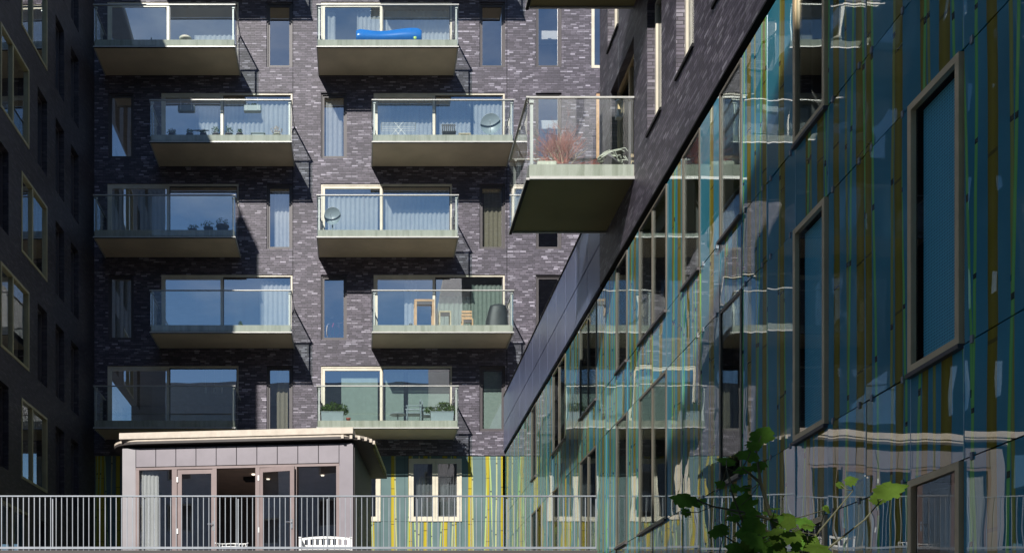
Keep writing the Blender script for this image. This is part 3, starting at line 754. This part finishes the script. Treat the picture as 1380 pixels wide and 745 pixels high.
# low stool beside it
Y = BY-1.2; x = X(626, Y); t = thing('low_stool', 'low pale wooden stool between the black folding chair and large dish', 'stool', (x, Y, F[2]))
mb = MB(); mb.box(x-.2, x+.2, Y-.13, Y+.13, F[2]+.17, F[2]+.21, .008); mb.build('seat', 'timber2', t)
for sx in (-1, 1):
    for sy in (-1, 1):
        mb = MB(); mb.box(x+sx*.16-.02, x+sx*.16+.02, Y+sy*.1-.02, Y+sy*.1+.02, F[2], F[2]+.169); mb.build('leg', 'timber2', t)
# drying rack
Y = BY-.9; t = thing('drying_rack', 'thin white wire drying rack at the left of the second-row right balcony', 'drying rack', (X(536, Y), Y, F[2]))
mb = MB(); xa, xb = X(514, Y), X(560, Y); z1 = F[2]+.62
for yy in (-.25, -.12, 0, .12, .25): mb.tube([(xa, Y+yy, z1), (xb, Y+yy, z1)], .006, 4)
mb.tube([(xa, Y-.25, z1), (xa, Y+.25, z1)], .008, 4); mb.tube([(xb, Y-.25, z1), (xb, Y+.25, z1)], .008, 4); mb.tube([(xa, Y, F[2]+.3), (xb, Y, F[2]+.3)], .006, 4); mb.build('rack_top', 'white', t)
for s in (-1, 1):
    mb = MB(); xm = (xa+xb)/2; mb.tube([(xm-s*.45, Y-.22, F[2]), (xm+s*.15, Y-.2, z1+.06)], .008, 5); mb.tube([(xm-s*.45, Y+.22, F[2]), (xm+s*.15, Y+.2, z1+.06)], .008, 5); mb.build('leg', 'white', t)

# bushy plant helper: stems plus many leaf faces
def foliage(mb, c, rx, ry, rz, n, size, rg, low=.0):
    for _ in range(n):
        while True:
            p = Vector((rg.uniform(-1, 1), rg.uniform(-1, 1), rg.uniform(-1+low, 1)))
            if p.length < 1 and p.length > .25: break
        q = Vector(c)+Vector((p.x*rx, p.y*ry, p.z*rz)); s = size*rg.uniform(.6, 1.3)
        d = Vector((rg.gauss(0, 1), rg.gauss(0, 1), rg.gauss(0, .8)+.3)).normalized(); e = d.cross(Vector((rg.gauss(0, 1), rg.gauss(0, 1), 1))).normalized()
        nn = d.cross(e)*.25*s
        mb.add([q-d*s, q+e*s*.45+nn, q+d*s, q-e*s*.45+nn], [(0, 1, 2), (0, 2, 3)])
def planter_bush(px0, px1, fl, label, Y, hpl, bushz, seed, lumps, grp=None):
    x0, x1 = X(px0, Y), X(px1, Y); t = thing('leafy_planter', label, 'planter', ((x0+x1)/2, Y, fl), 0, grp); rg = random.Random(seed)
    mb = MB(); a = .02
    mb.add([(x0+a, Y-.13, fl), (x1-a, Y-.13, fl), (x1-a, Y+.13, fl), (x0+a, Y+.13, fl), (x0, Y-.16, fl+hpl), (x1, Y-.16, fl+hpl), (x1, Y+.16, fl+hpl), (x0, Y+.16, fl+hpl)],
           [(3, 2, 1, 0), (4, 5, 6, 7), (0, 1, 5, 4), (1, 2, 6, 5), (2, 3, 7, 6), (3, 0, 4, 7)])
    mb.box(x0-.008, x1+.008, Y-.17, Y+.17, fl+hpl+.001, fl+hpl+.02); mb.build('trough', 'planter', t)
    mb = MB()
    for lx, lz, r, n in lumps: foliage(mb, (x0+(x1-x0)*lx, Y, fl+hpl+lz), r*1.15, .17, r*.75, n, .045, rg)
    mb.build('foliage', 'shrubleaf', t)
    mb = MB()
    for _ in range(14):
        x = rg.uniform(x0+.06, x1-.06); mb.tube([(x, Y+rg.uniform(-.08, .08), fl+hpl), (x+rg.uniform(-.1, .1), Y+rg.uniform(-.1, .1), fl+hpl+rg.uniform(.12, .3))], .005, 4)
    mb.build('stems', 'stem', t)
PY = BY-1.35
planter_bush(433, 463, F[5], 'grey trough planter with a dense leafy bush at the left end of the lowest balcony', PY, .30, .15, 3, [(.2, .12, .24, 230), (.5, .17, .26, 300), (.85, .12, .24, 240), (1.05, .04, .12, 60)], 'leafy planters on the lowest balcony')
planter_bush(580, 611, F[5], 'grey trough planter with an uneven two-lobed bush at the right end of the lowest balcony', PY, .30, .15, 4, [(-.02, .10, .15, 110), (.62, .20, .24, 260), (.85, .10, .22, 200), (.35, .05, .12, 60)], 'leafy planters on the lowest balcony')
def pot(px, Y, fl, r, h, mat, label, plant=None, seed=1, grp=None, wpl=.12, hpl=.12):
    x = X(px, Y); t = thing('potted_plant' if plant else 'flower_pot', label, 'pot', (x, Y, fl), 0, grp); mb = MB(); mb.smooth = True
    mb.lathe((x, Y, fl), [(r*.7, 0), (r*.95, h*.8), (r*1.05, h*.82), (r*1.05, h), (r*.9, h), (r*.85, h*.9)], 16); mb.build('pot', mat, t)
    if plant:
        mb = MB(); rg = random.Random(seed); foliage(mb, (x, Y, fl+h+hpl*.6), wpl, wpl, hpl, 110, .03, rg)
        for _ in range(6): mb.tube([(x, Y, fl+h*.8), (x+rg.uniform(-wpl, wpl)*.7, Y+rg.uniform(-.05, .05), fl+h+rg.uniform(.3, 1.4)*hpl)], .004, 4)
        mb.build('leaves', plant, t)
    return t
pot(469.5, PY-.05, F[5], .075, .13, 'terracotta', 'small empty red flower pot beside the left leafy planter')
# garden chairs + side table, lowest balcony
def garden_chair(px, Y, fl, label, flip=1):
    x = X(px, Y); t = thing('garden_chair', label, 'chair', (x, Y, fl), 0, 'grey garden chairs on the lowest balcony')
    for s in (-1, 1):
        mb = MB(); mb.tube([(x-.22, Y+s*.22, fl), (x-.20, Y+s*.22, fl+.58)], .016); mb.tube([(x+.22, Y+s*.22, fl), (x+.24, Y+s*.22, fl+.6)], .016); mb.box(x-.25, x+.26, Y+s*.22-.025, Y+s*.22+.025, fl+.585, fl+.61); mb.build('arm_frame', 'dish', t)
    mb = MB(); mb.box(x-.21, x+.22, Y-.2, Y+.2, fl+.36, fl+.40, .01); mb.build('seat', 'dish', t)
    mb = MB(); mb.box(x+flip*.22-.015, x+flip*.22+.015, Y-.2, Y+.2, fl+.42, fl+.82, .008); mb.build('backrest', 'dish', t)
garden_chair(557, BY-.9, F[5], 'grey garden armchair in the middle of the lowest right balcony')
garden_chair(578, BY-.7, F[5], 'grey garden armchair half hidden behind the right leafy planter', -1)
Y = BY-.9; x = X(536, Y); t = thing('side_table', 'low round grey table left of the grey garden armchair', 'table', (x, Y, F[5])); mb = MB()
mb.lathe((x, Y, F[5]+.36), [(.26, 0), (.26, .02)], 20); mb.build('table_top', 'dish', t); mb = MB(); mb.tube([(x, Y, F[5]), (x, Y, F[5]+.36)], .02); mb.lathe((x, Y, F[5]), [(.14, 0), (.13, .02)], 14); mb.build('pedestal', 'dish', t)

# fourth row right: tall table, stool, chair, covered barbecue, lantern
def legged(name, label, cat, px0, px1, Y, fl, h, mat, tt=.05, d=.25, lt=.03, apron=0, back=0):
    x0, x1 = X(px0, Y), X(px1, Y); t = thing(name, label, cat, ((x0+x1)/2, Y, fl))
    mb = MB(); mb.box(x0, x1, Y-d, Y+d, fl+h-tt, fl+h, .006); mb.build('top' if not back else 'seat', mat, t)
    for ax_ in (x0+lt, x1-lt):
        for ay in (Y-d+lt, Y+d-lt): mb = MB(); mb.box(ax_-lt, ax_+lt, ay-lt, ay+lt, fl, fl+h-tt-.002); mb.build('leg', mat, t)
    if apron: mb = MB(); mb.box(x0+2*lt, x1-2*lt, Y-d+.01, Y-d+.03, fl+h-tt-apron, fl+h-tt-.003); mb.build('apron', 'darkframe', t)
    if back:
        mb = MB()
        for ax_ in (x0+.03, x1-.03): mb.box(ax_-.02, ax_+.02, Y+d-.04, Y+d, fl+h+.001, fl+h+back)
        for i in range(3): mb.box(x0+.01, x1-.01, Y+d-.06, Y+d-.041, fl+h+.08+i*.1, fl+h+.15+i*.1)
        mb.build('backrest', mat, t)
    return t
legged('tall_table', 'tall narrow timber table on the fourth-row right balcony', 'table', 558, 585, BY-1.3, F[4], .86, 'timber', .07, .22, .04, .1)
legged('bar_stool', 'weathered timber stool right of the tall timber table', 'stool', 591, 607.5, BY-1.2, F[4], .54, 'timber2', .05, .18, .022, .12)
legged('wooden_chair', 'small orange timber chair between the stool and the black covered barbecue', 'chair', 622, 637, BY-1.25, F[4], .28, 'timber', .04, .18, .022, .1, .24)
Y = BY-1.2; x = X(669, Y); t = thing('covered_barbecue', 'tapered barbecue under a black cover at the right end of the fourth-row balcony', 'barbecue'
    , (x, Y, F[4])); mb = MB(); mb.smooth = True
def ring8(hw, hd, z, cx=0): return [(x+cx+hw*sx, Y+hd*sy, z) for sx, sy in ((-1, -.6), (-.6, -1), (.6, -1), (1, -.6), (1, .6), (.6, 1), (-.6, 1), (-1, .6))]
rs = [ring8(.36, .26, F[4]+.05), ring8(.33, .25, F[4]+.3), ring8(.27, .24, F[4]+.65, .03), ring8(.25, .23, F[4]+.72, .04), ring8(.16, .16, F[4]+.765, .05)]
mb.add(sum(rs, []), [list(range(32, 40))]+[[i*8+j, i*8+(j+1) % 8, i*8+8+(j+1) % 8, i*8+8+j] for i in range(4) for j in range(8)]); mb.build('cover', 'anth', t)
for sx in (-.28, .28): mb = MB(); mb.tube([(x+sx, Y-.15, F[4]), (x+sx, Y-.15, F[4]+.06)], .02); mb.tube([(x+sx, Y+.15, F[4]), (x+sx, Y+.15, F[4]+.06)], .02); mb.build('foot', 'anth', t)
Y = BY-1.3; x = X(553.5, Y); t = thing('garden_lantern', 'small dark lantern on the floor left of the tall timber table', 'lantern', (x, Y, F[4]))
mb = MB(); mb.box(x-.06, x+.06, Y-.06, Y+.06, F[4], F[4]+.13, .01); mb.build('body', 'anth', t); mb = MB(); mb.tube([(x-.05, Y, F[4]+.131), (x, Y, F[4]+.19), (x+.05, Y, F[4]+.131)], .006, 5); mb.build('handle', 'anth', t)

# second row left: rail boxes, oval table, row of pots
for i, (pa, pb, lab) in enumerate(((240, 263, 'grey hanging flower box left of the oval table on the second-row left balcony'), (329, 352, 'grey hanging flower box at the right of the second-row left balcony'))):
    Y = BY-1.50; x0, x1 = X(pa, Y), X(pb, Y); t = thing('hanging_flower_box', lab, 'flower box', ((x0+x1)/2, Y, F[2]+.78), 0, 'flower boxes hooked on the second-row rail')
    zt = F[2]+.98; mb = MB(); mb.box(x0, x1, Y-.08, Y+.08, zt-.2, zt, .02); mb.build('box', 'planter', t)
    for xx in (x0+.1, x1-.1): mb = MB(); mb.tube([(xx, Y-.09, zt-.16), (xx, Y-.09, zt+.14), (xx, Y-.2, zt+.14)], .008, 5); mb.build('hook', 'white', t)
    mb = MB(); foliage(mb, ((x0+x1)/2, Y, zt+.02), .22, .06, .06, 90, .03, random.Random(i)); mb.build('leaves', 'shrubleaf', t)
Y = BY-1.0; x = X(271, Y); t = thing('oval_table', 'round grey pedestal table tipped on its stem among the flower pots', 'table', (x, Y, F[2]))
mb = MB(); mb.lathe((x, Y, F[2]+.44), [(.10, -.02), (.27, 0), (.27, .022), (.01, .03)], 24, (0, -.45, 1)); mb.build('table_top', 'dish', t); mb = MB(); mb.tube([(x, Y, F[2]), (x, Y, F[2]+.43)], .02); mb.lathe((x, Y, F[2]), [(.15, 0), (.14, .02)], 14); mb.build('pedestal', 'dish', t)
plabs = ['round clipped plant in a low pot, far left below the hanging flower box', 'dark dome-shaped plant in a pot left of the pedestal table', 'dark low plant in a pot right below the pedestal table',
 'spiky plant in a pot left of the door mullion', 'tufted plant in a pot right of the door mullion', 'small dark plant right of the tufted plant, second-row left balcony', 'pinkish dry plant in a pot at the second-row left balcony end']
for i, (px, w_, h_) in enumerate(((231.5, .12, .08), (256, .1, .08), (274, .1, .07), (291, .13, .12), (308, .12, .12), (323, .07, .08), (373, .17, .12))):
    pot(px, PY-.05, F[2], .11, .13, 'clay' if i != 6 else 'stone', plabs[i], 'shrubleaf' if i != 6 else 'twigpale', 20+i, 'potted plants along the second-row left balcony', w_*1.2, h_*1.3)
Y = PY; x = X(348, Y); mb = MB(); mb.box(x-.2, x+.2, Y-.08, Y+.08, F[2], F[2]+.14, .02); mb.box(x-.23, x+.23, Y-.1, Y+.1, F[2]+.141, F[2]+.17, .01); o = mb.build('plastic_trough', 'planter', None, (x, Y, F[2])); tag(o, 'blue-grey plastic trough left of the pinkish dry plant', 'trough')
# third row left: plants and sideboard
Y = PY
pot(300, Y, F[3], .20, .24, 'clay', 'large round dark pot with a tuft, right end of the third-row left balcony', 'shrubleaf', 40, 'pots on the third-row left balcony', .22, .16)
pot(281, Y, F[3], .15, .18, 'clay', 'dark pot with a ragged plant left of the large round pot', 'shrubleaf', 41, 'pots on the third-row left balcony', .24, .13)
pot(260, Y, F[3], .13, .12, 'clay', 'dark pot with a low leaning plant, leftmost of the third-row pots', 'shrubleaf', 42, 'pots on the third-row left balcony', .2, .10)
Y = BY+1.0; x = X(196, Y); t = thing('sideboard', 'black sideboard behind the left pane of the third-row left balcony door', 'sideboard', (x, Y, F[3])); mb = MB(); mb.box(x-.5, x+.5, Y-.2, Y+.2, F[3]+.1, F[3]+.75, .01); mb.build('cabinet', 'tv', t)
for sx in (-.45, .45): mb = MB(); mb.box(x+sx-.03, x+sx+.03, Y-.15, Y+.15, F[3], F[3]+.099); mb.build('leg', 'tv', t)
# fourth row left: little plant ; top-left: fire bowl
pot(324, PY, F[4], .06, .05, 'clay', 'small spiky plant alone on the fourth-row left balcony', 'shrubleaf', 50, None, .07, .1)
Y = BY-1.5; x = X(250, Y); t = thing('fire_bowl', 'low dark bowl at the foot of the glass on the top left balcony', 'bowl', (x, Y, F[1])); mb = MB(); mb.smooth = True; mb.lathe((x, Y, F[1]+.02), [(.03, 0), (.16, .03), (.2, .09), (.19, .09), (.02, .03)], 20); mb.build('bowl', 'stone', t)
mb = MB(); mb.tube([(x-.18, Y, F[1]+.09), (x, Y, F[1]+.15), (x+.18, Y, F[1]+.09)], .008, 5); mb.build('handle', 'clay', t)
for i, (px, h_) in enumerate(((204, .22), (209, .16))):
    Y = PY; mb = MB(); mb.lathe((X(px, Y), Y, F[1]), [(.035, 0), (.04, h_*.6), (.02, h_*.8), (.02, h_)], 10); o = mb.build('bottle', 'dish', None, (X(px, Y), Y, F[1])); tag(o, ('taller' if i == 0 else 'shorter')+' grey bottle standing on the top left balcony floor', 'bottle', 'bottles on the top left balcony')
# lamp reflections in the lowest left door, built as white tubes hung inside
for i, px in enumerate((277, 289, 299)):
    Y = BY+.9; x = X(px, Y); zt = heads[5]-.1; t = thing('reflected_pendant', ['leftmost', 'middle', 'rightmost'][i]+' of three white tubes standing in for lamp reflections in the lowest left balcony door', 'lamp', (x, Y, Z(529, Y)), 0, 'three white reflection tubes')
    mb = MB(); mb.lathe((x, Y, Z(529, Y)), [(.025, 0), (.025, .17)], 10); mb.build('shade', 'white', t); mb = MB(); mb.tube([(x, Y, Z(529, Y)+.17), (x, Y, zt+.2)], .003, 4); mb.build('cord', 'white', t)
# slit windows: plant, bicycle, plain white boxes
Y = BY+.45; x = X(448, Y); pot(448, Y, heads[2]-2.06, .09, .08, 'clay', 'leafy houseplant on the sill of the slit window between the second-row balconies', 'shrubleaf', 60, None, .14, .12)
for r, lab in ((1, 'white box behind the top slit window above the projecting side balcony'), (2, 'white box behind the slit window seen through the projecting side balcony')):
    Y = BY+.6; x0, x1 = X(727, Y), X(754, Y); zc = heads[r]-.75; t = thing('white_box', lab, 'cabinet', ((x0+x1)/2, Y, zc-.15)); mb = MB(); mb.box(x0, x1, Y, Y+.3, zc-.15, zc+.15, .01); mb.build('box_body', 'white', t)
    mb = MB(); mb.box((x0+x1)/2-.06, (x0+x1)/2+.06, Y-.02, Y-.001, zc-.13, zc-.115); mb.build('handle', 'galv', t)
def bicycle(cx, Y, z0, label):
    t = thing('bicycle', label, 'bicycle', (cx, Y, z0), R(70)); r = .31; cz = .34
    for x in (-.5, .5):
        mb = MB(); mb.smooth = True; mb.tube([(x+r*math.cos(a), 0, cz+r*math.sin(a)) for a in frange(0, 2*math.pi, 25)], .018, 6); w_ = mb.build('wheel', 'tyre', t, local=True)
        mb = MB()
        for a in range(0, 180, 20): mb.tube([(x-r*math.cos(R(a)), 0, cz-r*math.sin(R(a))), (x+r*math.cos(R(a)), 0, cz+r*math.sin(R(a)))], .002, 3)
        mb.build('spokes', 'silver', w_, local=True)
    mb = MB(); bbk = (-.05, 0, .30); st = (-.18, 0, .78); hd = (.34, 0, .80); hb = (.38, 0, .66)
    for a, b in ((bbk, st), (bbk, hb), (st, hd), ((-.5, 0, cz), bbk), ((-.5, 0, cz), st), (hd, hb), (hb, (.5, 0, cz))): mb.tube([a, b], .016)
    mb.build('frame', 'red', t, local=True)
    mb = MB(); mb.tube([(.33, 0, .8), (.32, 0, .95)], .012); mb.tube([(.26, -.24, .97), (.34, -.1, .95), (.34, .1, .95), (.26, .24, .97)], .012); mb.build('handlebar', 'silver', t, local=True)
    mb = MB(); mb.tube([st, (-.21, 0, .9)], .012); mb.box(-.33, -.1, -.06, .06, .9, .94, .012); mb.build('saddle', 'anth', t, local=True)
bicycle(X(452, BY+.75), BY+.85, heads[4]-2.17, 'pink-red bicycle parked behind the fourth-row slit window')

# ---- near side balcony: shrubs, troughs, pots, lantern
bf = 9.33
def shrub(cx, cy, fl, rad, h, n, seed, label, potw):
    rg = random.Random(seed); t = thing('dry_shrub', label, 'shrub', (cx, cy, fl), 0, 'red-brown shrubs on the projecting side balcony')
    mb = MB(); mb.box(cx-potw, cx+potw, cy-.17, cy+.17, fl, fl+.16, .01); mb.build('trough', 'clay', t)
    tw, tp = MB(), MB()
    def grow(m_, p, d, L, r, dep):
        q = p+d*L; m_.tube([p, (p+q)/2+Vector((rg.uniform(-.01, .01),)*3), q], r, 4, r*.6)
        if dep == 0: return
        for _ in range(3):
            nd = (d+Vector((rg.gauss(0, .45), rg.gauss(0, .45), rg.gauss(.05, .3)))).normalized(); grow(m_, p+d*L*rg.uniform(.45, 1), nd, L*rg.uniform(.5, .8), r*.6, dep-1)
    for i in range(n):
        a = rg.uniform(0, 2*math.pi); e = rg.uniform(.15, 1.3); d = Vector((math.cos(a)*math.sin(e)*rad/h, math.sin(a)*math.sin(e)*.5, math.cos(e))).normalized()
        p = Vector((cx+rg.uniform(-.1, .1), cy+rg.uniform(-.08, .08), fl+.15)); pale = i % 6 == 0
        grow(tp if pale else tw, p, d, h*rg.uniform(.35, .55), 0.007 if pale else .0065, 1 if pale else 3)
    tw.build('twigs', 'twig', t); tp.build('bare_stems', 'twigpale', t)
shrub(X(757, 19.9), 19.9, bf, .58, .74, 80, 11, 'large dry red-brown twiggy shrub at the left of the projecting side balcony', .44)
shrub(X(800, 20.3), 20.3, bf, .22, .38, 20, 12, 'smaller dry red-brown shrub left of the mossy tilted pot', .2)
t = thing('mossy_pot', 'dark pot tipped over with pale mossy branches spilling out on the side balcony', 'pot', (X(822, 19.8), 19.8, bf)); c = Vector((X(820, 19.8), 19.8, bf+.13))
mb = MB(); mb.smooth = True; mb.lathe(c, [(.10, -.12), (.15, .12), (.165, .12), (.165, .15), (.14, .15)], 18, (.5, -.25, .6)); mb.build('pot', 'clay', t)
mb = MB(); rg = random.Random(3)
for i in range(22):
    a = c+Vector((-.18+rg.uniform(-.05, .1), rg.uniform(-.1, .1), .1+rg.uniform(0, .05))); b = a+Vector((rg.uniform(.15, .45), rg.uniform(-.1, .1), rg.uniform(.02, .14))); e = b+Vector((rg.uniform(.0, .1), 0, -rg.uniform(.02, .26)))
    mb.tube([a, (a+b)/2+Vector((0, 0, .03)), b, e], .012, 5, .006)
mb.build('moss_branches', 'stone', t)
t = thing('stone_trough', 'small pale stone trough with a dry tuft hard against the balcony glass', 'trough', (X(736, 19.55), 19.6, bf-.0)); x = X(736, 19.6)
mb = MB(); mb.box(x-.17, x+.17, 19.5, 19.68, bf, bf+.1, .012); mb.build('trough', 'stone', t); mb = MB(); foliage(mb, (x, 19.59, bf+.13), .15, .07, .05, 120, .02, random.Random(5)); mb.build('tuft', 'twig', t)
t = thing('hanging_lantern', 'white lantern hanging by the door over the projecting side balcony', 'lantern', (X(834, 20.4), 20.4, bf+1.1)); x = X(834, 20.4); z = Z(160, 20.4)
mb = MB(); mb.box(x-.06, x+.06, 20.34, 20.46, z, z+.03, .005); mb.lathe((x, 20.4, z+.31), [(.07, 0), (.015, .08)], 4); [mb.box(x+sx*.05-.006, x+sx*.05+.006, 20.4+sy*.05-.006, 20.4+sy*.05+.006, z+.03, z+.31) for sx in (-1, 1) for sy in (-1, 1)]; mb.build('cage', 'white', t)
mb = MB(); mb.lathe((x, 20.4, z+.031), [(.03, 0), (.03, .13)], 10); mb.build('candle', 'white', t); mb = MB(); mb.tube([(x, 20.4, z+.38), (x, 20.4, 12.1)], .003, 4); mb.build('chain', 'galv', t)

Yq = 26.15; mb = MB(); x0, x1 = X(188, Yq), X(214, Yq); mb.smooth = True; nn = 30
mb.add([(x0+(x1-x0)*i/nn, Yq+.012*math.sin(i*1.1), z) for i in range(nn+1) for z in (TF+.1, 5.34)], [(2*i, 2*i+2, 2*i+3, 2*i+1) for i in range(nn)])
tag(mb.build('curtain', 'white', None, (x0, Yq, TF)), 'plain white sheet standing in for the sky reflection in the leftmost pavilion pane', 'curtain')  # white sheet added in place of a sky reflection in the pane
# ---- terrace furniture
def bench(px0, px1, Y, top, label):
    x0, x1 = X(px0, Y), X(px1, Y); t = thing('garden_bench', label, 'bench', ((x0+x1)/2, Y, TF)); n = 6; L = x1-x0
    mb = MB(); pts = [(x0+L*u, top-.05+.045*math.sin(math.pi*u)**.8) for u in frange(0, 1, 13)]
    mb.prism([(x, z) for x, z in pts]+[(x, z-.05) for x, z in pts[::-1]], Y+.2, Y+.23); mb.box(x0, x1, Y+.2, Y+.23, top-.24, top-.2)
    for i in range(9): xx = x0+.06+(L-.12)*i/8; mb.box(xx-.025, xx+.025, Y+.205, Y+.225, top-.2, top-.075)
    mb.build('backrest', 'white', t)
    mb = MB()
    for i in range(5): mb.box(x0+.02, x1-.02, Y-.22+i*.085, Y-.15+i*.085, top-.36, top-.335)
    mb.build('seat', 'white', t)
    for xx in (x0, x1):
        mb = MB(); mb.box(xx-.03, xx+.03, Y-.24, Y+.24, top-.11, top-.08, .006); mb.build('armrest', 'white', t)
        for yy in (-.2, .215): mb = MB(); mb.box(xx-.025, xx+.025, Y+yy-.025, Y+yy+.025, TF, top-.112 if yy < 0 else top-.03); mb.build('leg', 'white', t)
bench(405, 473, 24.6, Z(720, 24.6), 'white slatted garden bench in front of the right fixed pane of the pavilion')
t = thing('wire_chair', 'white tubular chair with a curved back by the open pavilion doorway', 'chair', (X(312, 24.7), 24.7, TF)); cx = X(312, 24.7); tz = Z(728, 24.7)
mb = MB(); arc = [(cx+.36*math.cos(a), 24.7+.3*math.sin(a), tz-.02-.03*abs(math.cos(a))) for a in frange(0, math.pi, 12)]; mb.tube(arc, .012)
for q in arc[1:-1]: mb.tube([q, (cx+(q[0]-cx)*.9, 24.7+(q[1]-24.7)*.85, TF+.38)], .007, 5)
mb.build('backrest', 'white', t); mb = MB(); mb.lathe((cx, 24.7, TF+.36), [(.3, 0), (.32, .02), (.3, .035)], 20); mb.build('seat', 'white', t)
for a in (45, 135, 225, 315): mb = MB(); mb.tube([(cx+.24*math.cos(R(a)), 24.7+.24*math.sin(R(a)), TF+.36), (cx+.28*math.cos(R(a)), 24.7+.28*math.sin(R(a)), TF)], .012); mb.build('leg', 'white', t)

# ================================================================== FOREGROUND SAPLING
sap = thing('young_tree', 'young broad-leaved sapling rising into the foreground at the bottom right', 'tree', (X(1050, 4.2), 4.2, GZ))
OUT = [(0, -.40), (.08, -.43), (.24, -.47), (.31, -.38), (.33, -.30), (.44, -.26), (.50, -.12), (.42, -.05), (.49, .06), (.47, .20), (.34, .19), (.31, .28), (.24, .39), (.16, .34), (.10, .46), (0, .56)]
OUT = OUT + [(-x, y) for x, y in OUT[-2:0:-1]]
rg = random.Random(21)
groups = {'a': MB(), 'b': MB()}
def leafshape(mb, c, size, nrm, up):
    nrm = nrm.normalized(); up = (up-nrm*up.dot(nrm)).normalized(); sx = up.cross(nrm); vs = [c]; 
    for x, y in OUT:
        j = rg.uniform(.88, 1.10); vs.append(c+(sx*x*j+up*y*j)*size - nrm*size*(.35*(x*x)+.25*y*y))
    n = len(OUT); mb.add(vs, [(0, 1+i, 1+(i+1) % n) for i in range(n)])
LV = [(1026, 587, 35, 0), (979, 620, 27, 0), (1009, 612, 36, 0), (1015, 600, 22, 0), (1000, 632, 26, 0), (1022, 628, 24, 0), (971, 652, 18, 0), (990, 657, 16, 0), (925, 672, 44, 0), (944, 676, 20, 0), (925, 690, 14, 0), (999, 680, 46, 0), (1012, 690, 22, 0), (969, 714, 32, 0), (1015, 706, 34, 0),
 (1004, 657, 20, 0), (1064, 704, 22, 1), (1044, 684, 24, 0), (1066, 722, 36, 1), (1091, 730, 36, 1), (992, 738, 30, 0), (1030, 735, 40, 0), (1113, 684, 10, 1), (1147, 647, 22, 1), (1133, 653, 13, 1), (1199, 658, 42, 1), (1183, 672, 20, 1), (1037, 690, 26, 0), (1056, 700, 20, 0),
 (1051, 724, 36, 0), (1082, 722, 38, 1), (1102, 738, 36, 1), (1115, 686, 12, 1), (1040, 744, 42, 0), (1070, 746, 40, 1), (1005, 750, 36, 0), (960, 752, 30, 0), (1120, 752, 34, 1), (1024, 720, 30, 0), (1000, 716, 24, 0), (1088, 708, 18, 1), (1052, 738, 30, 1), (1015, 726, 32, 0)]
for _ in range(22): LV.append((rg.uniform(985, 1115), rg.uniform(692, 752), rg.uniform(13, 27), int(rg.random() < .65)))
for _ in range(60): LV.append((rg.uniform(950, 1150), rg.uniform(755, 960), rg.uniform(28, 44), rg.randint(0, 1)))
def P3(px, py, Y): return Vector((X(px, Y), Y, Z(py, Y)))
stem = MB()
main = [Vector((X(1050, 4.2), 4.2, GZ)), P3(1062, 1100, 4.2), P3(1070, 900, 4.15), P3(1062, 780, 4.2), P3(1040, 700, 4.2), P3(1025, 650, 4.2), P3(1018, 600, 4.2)]
stem.tube(main, .02, 8, .0035); stem.build('trunk', 'stem', sap)
br = MB(); brs = [[(1040, 700), (1005, 690), (960, 682), (930, 670)], [(1062, 780), (1100, 720), (1150, 660)], [(1062, 780), (1120, 735), (1165, 700), (1195, 665)], [(1045, 720), (1000, 700), (985, 660), (979, 630)], [(1050, 740), (1010, 730), (985, 690), (978, 700)], [(1025, 650), (1000, 630)], [(1062, 780), (1010, 745), (975, 720)], [(1062, 790), (1090, 740)]]
paths = []
for b in brs:
    pts = [P3(x_, y_, 4.2+rg.uniform(-.05, .05)) for x_, y_ in b]; paths += pts; br.tube(pts, .006, 6, .002)
paths += main[2:]
tw = MB()
for x_, y_, s_, g_ in LV:
    Y = 4.2+rg.uniform(-.3, .3); c = P3(x_, y_, Y); size = s_/1500*Y*rg.uniform(.8, 1.05)
    nr = Vector((rg.gauss(-.2, .35), rg.gauss(-.8, .25), rg.gauss(.55, .35))); up = Vector((rg.gauss(0, .6), 0, rg.gauss(-.4, .6)))
    mb = groups['a'] if g_ == 0 else groups['b']; leafshape(mb, c, size, nr, up)
    q = min(paths, key=lambda p: (p-c).length); 
    if (q-c).length < .35: br.tube([q, (q+c)/2+Vector((0, 0, -.01)), c], .0018, 4)
br.build('branches', 'stem', sap); groups['a'].build('foliage', 'leaf', sap); groups['b'].build('foliage', 'yleaf', sap)
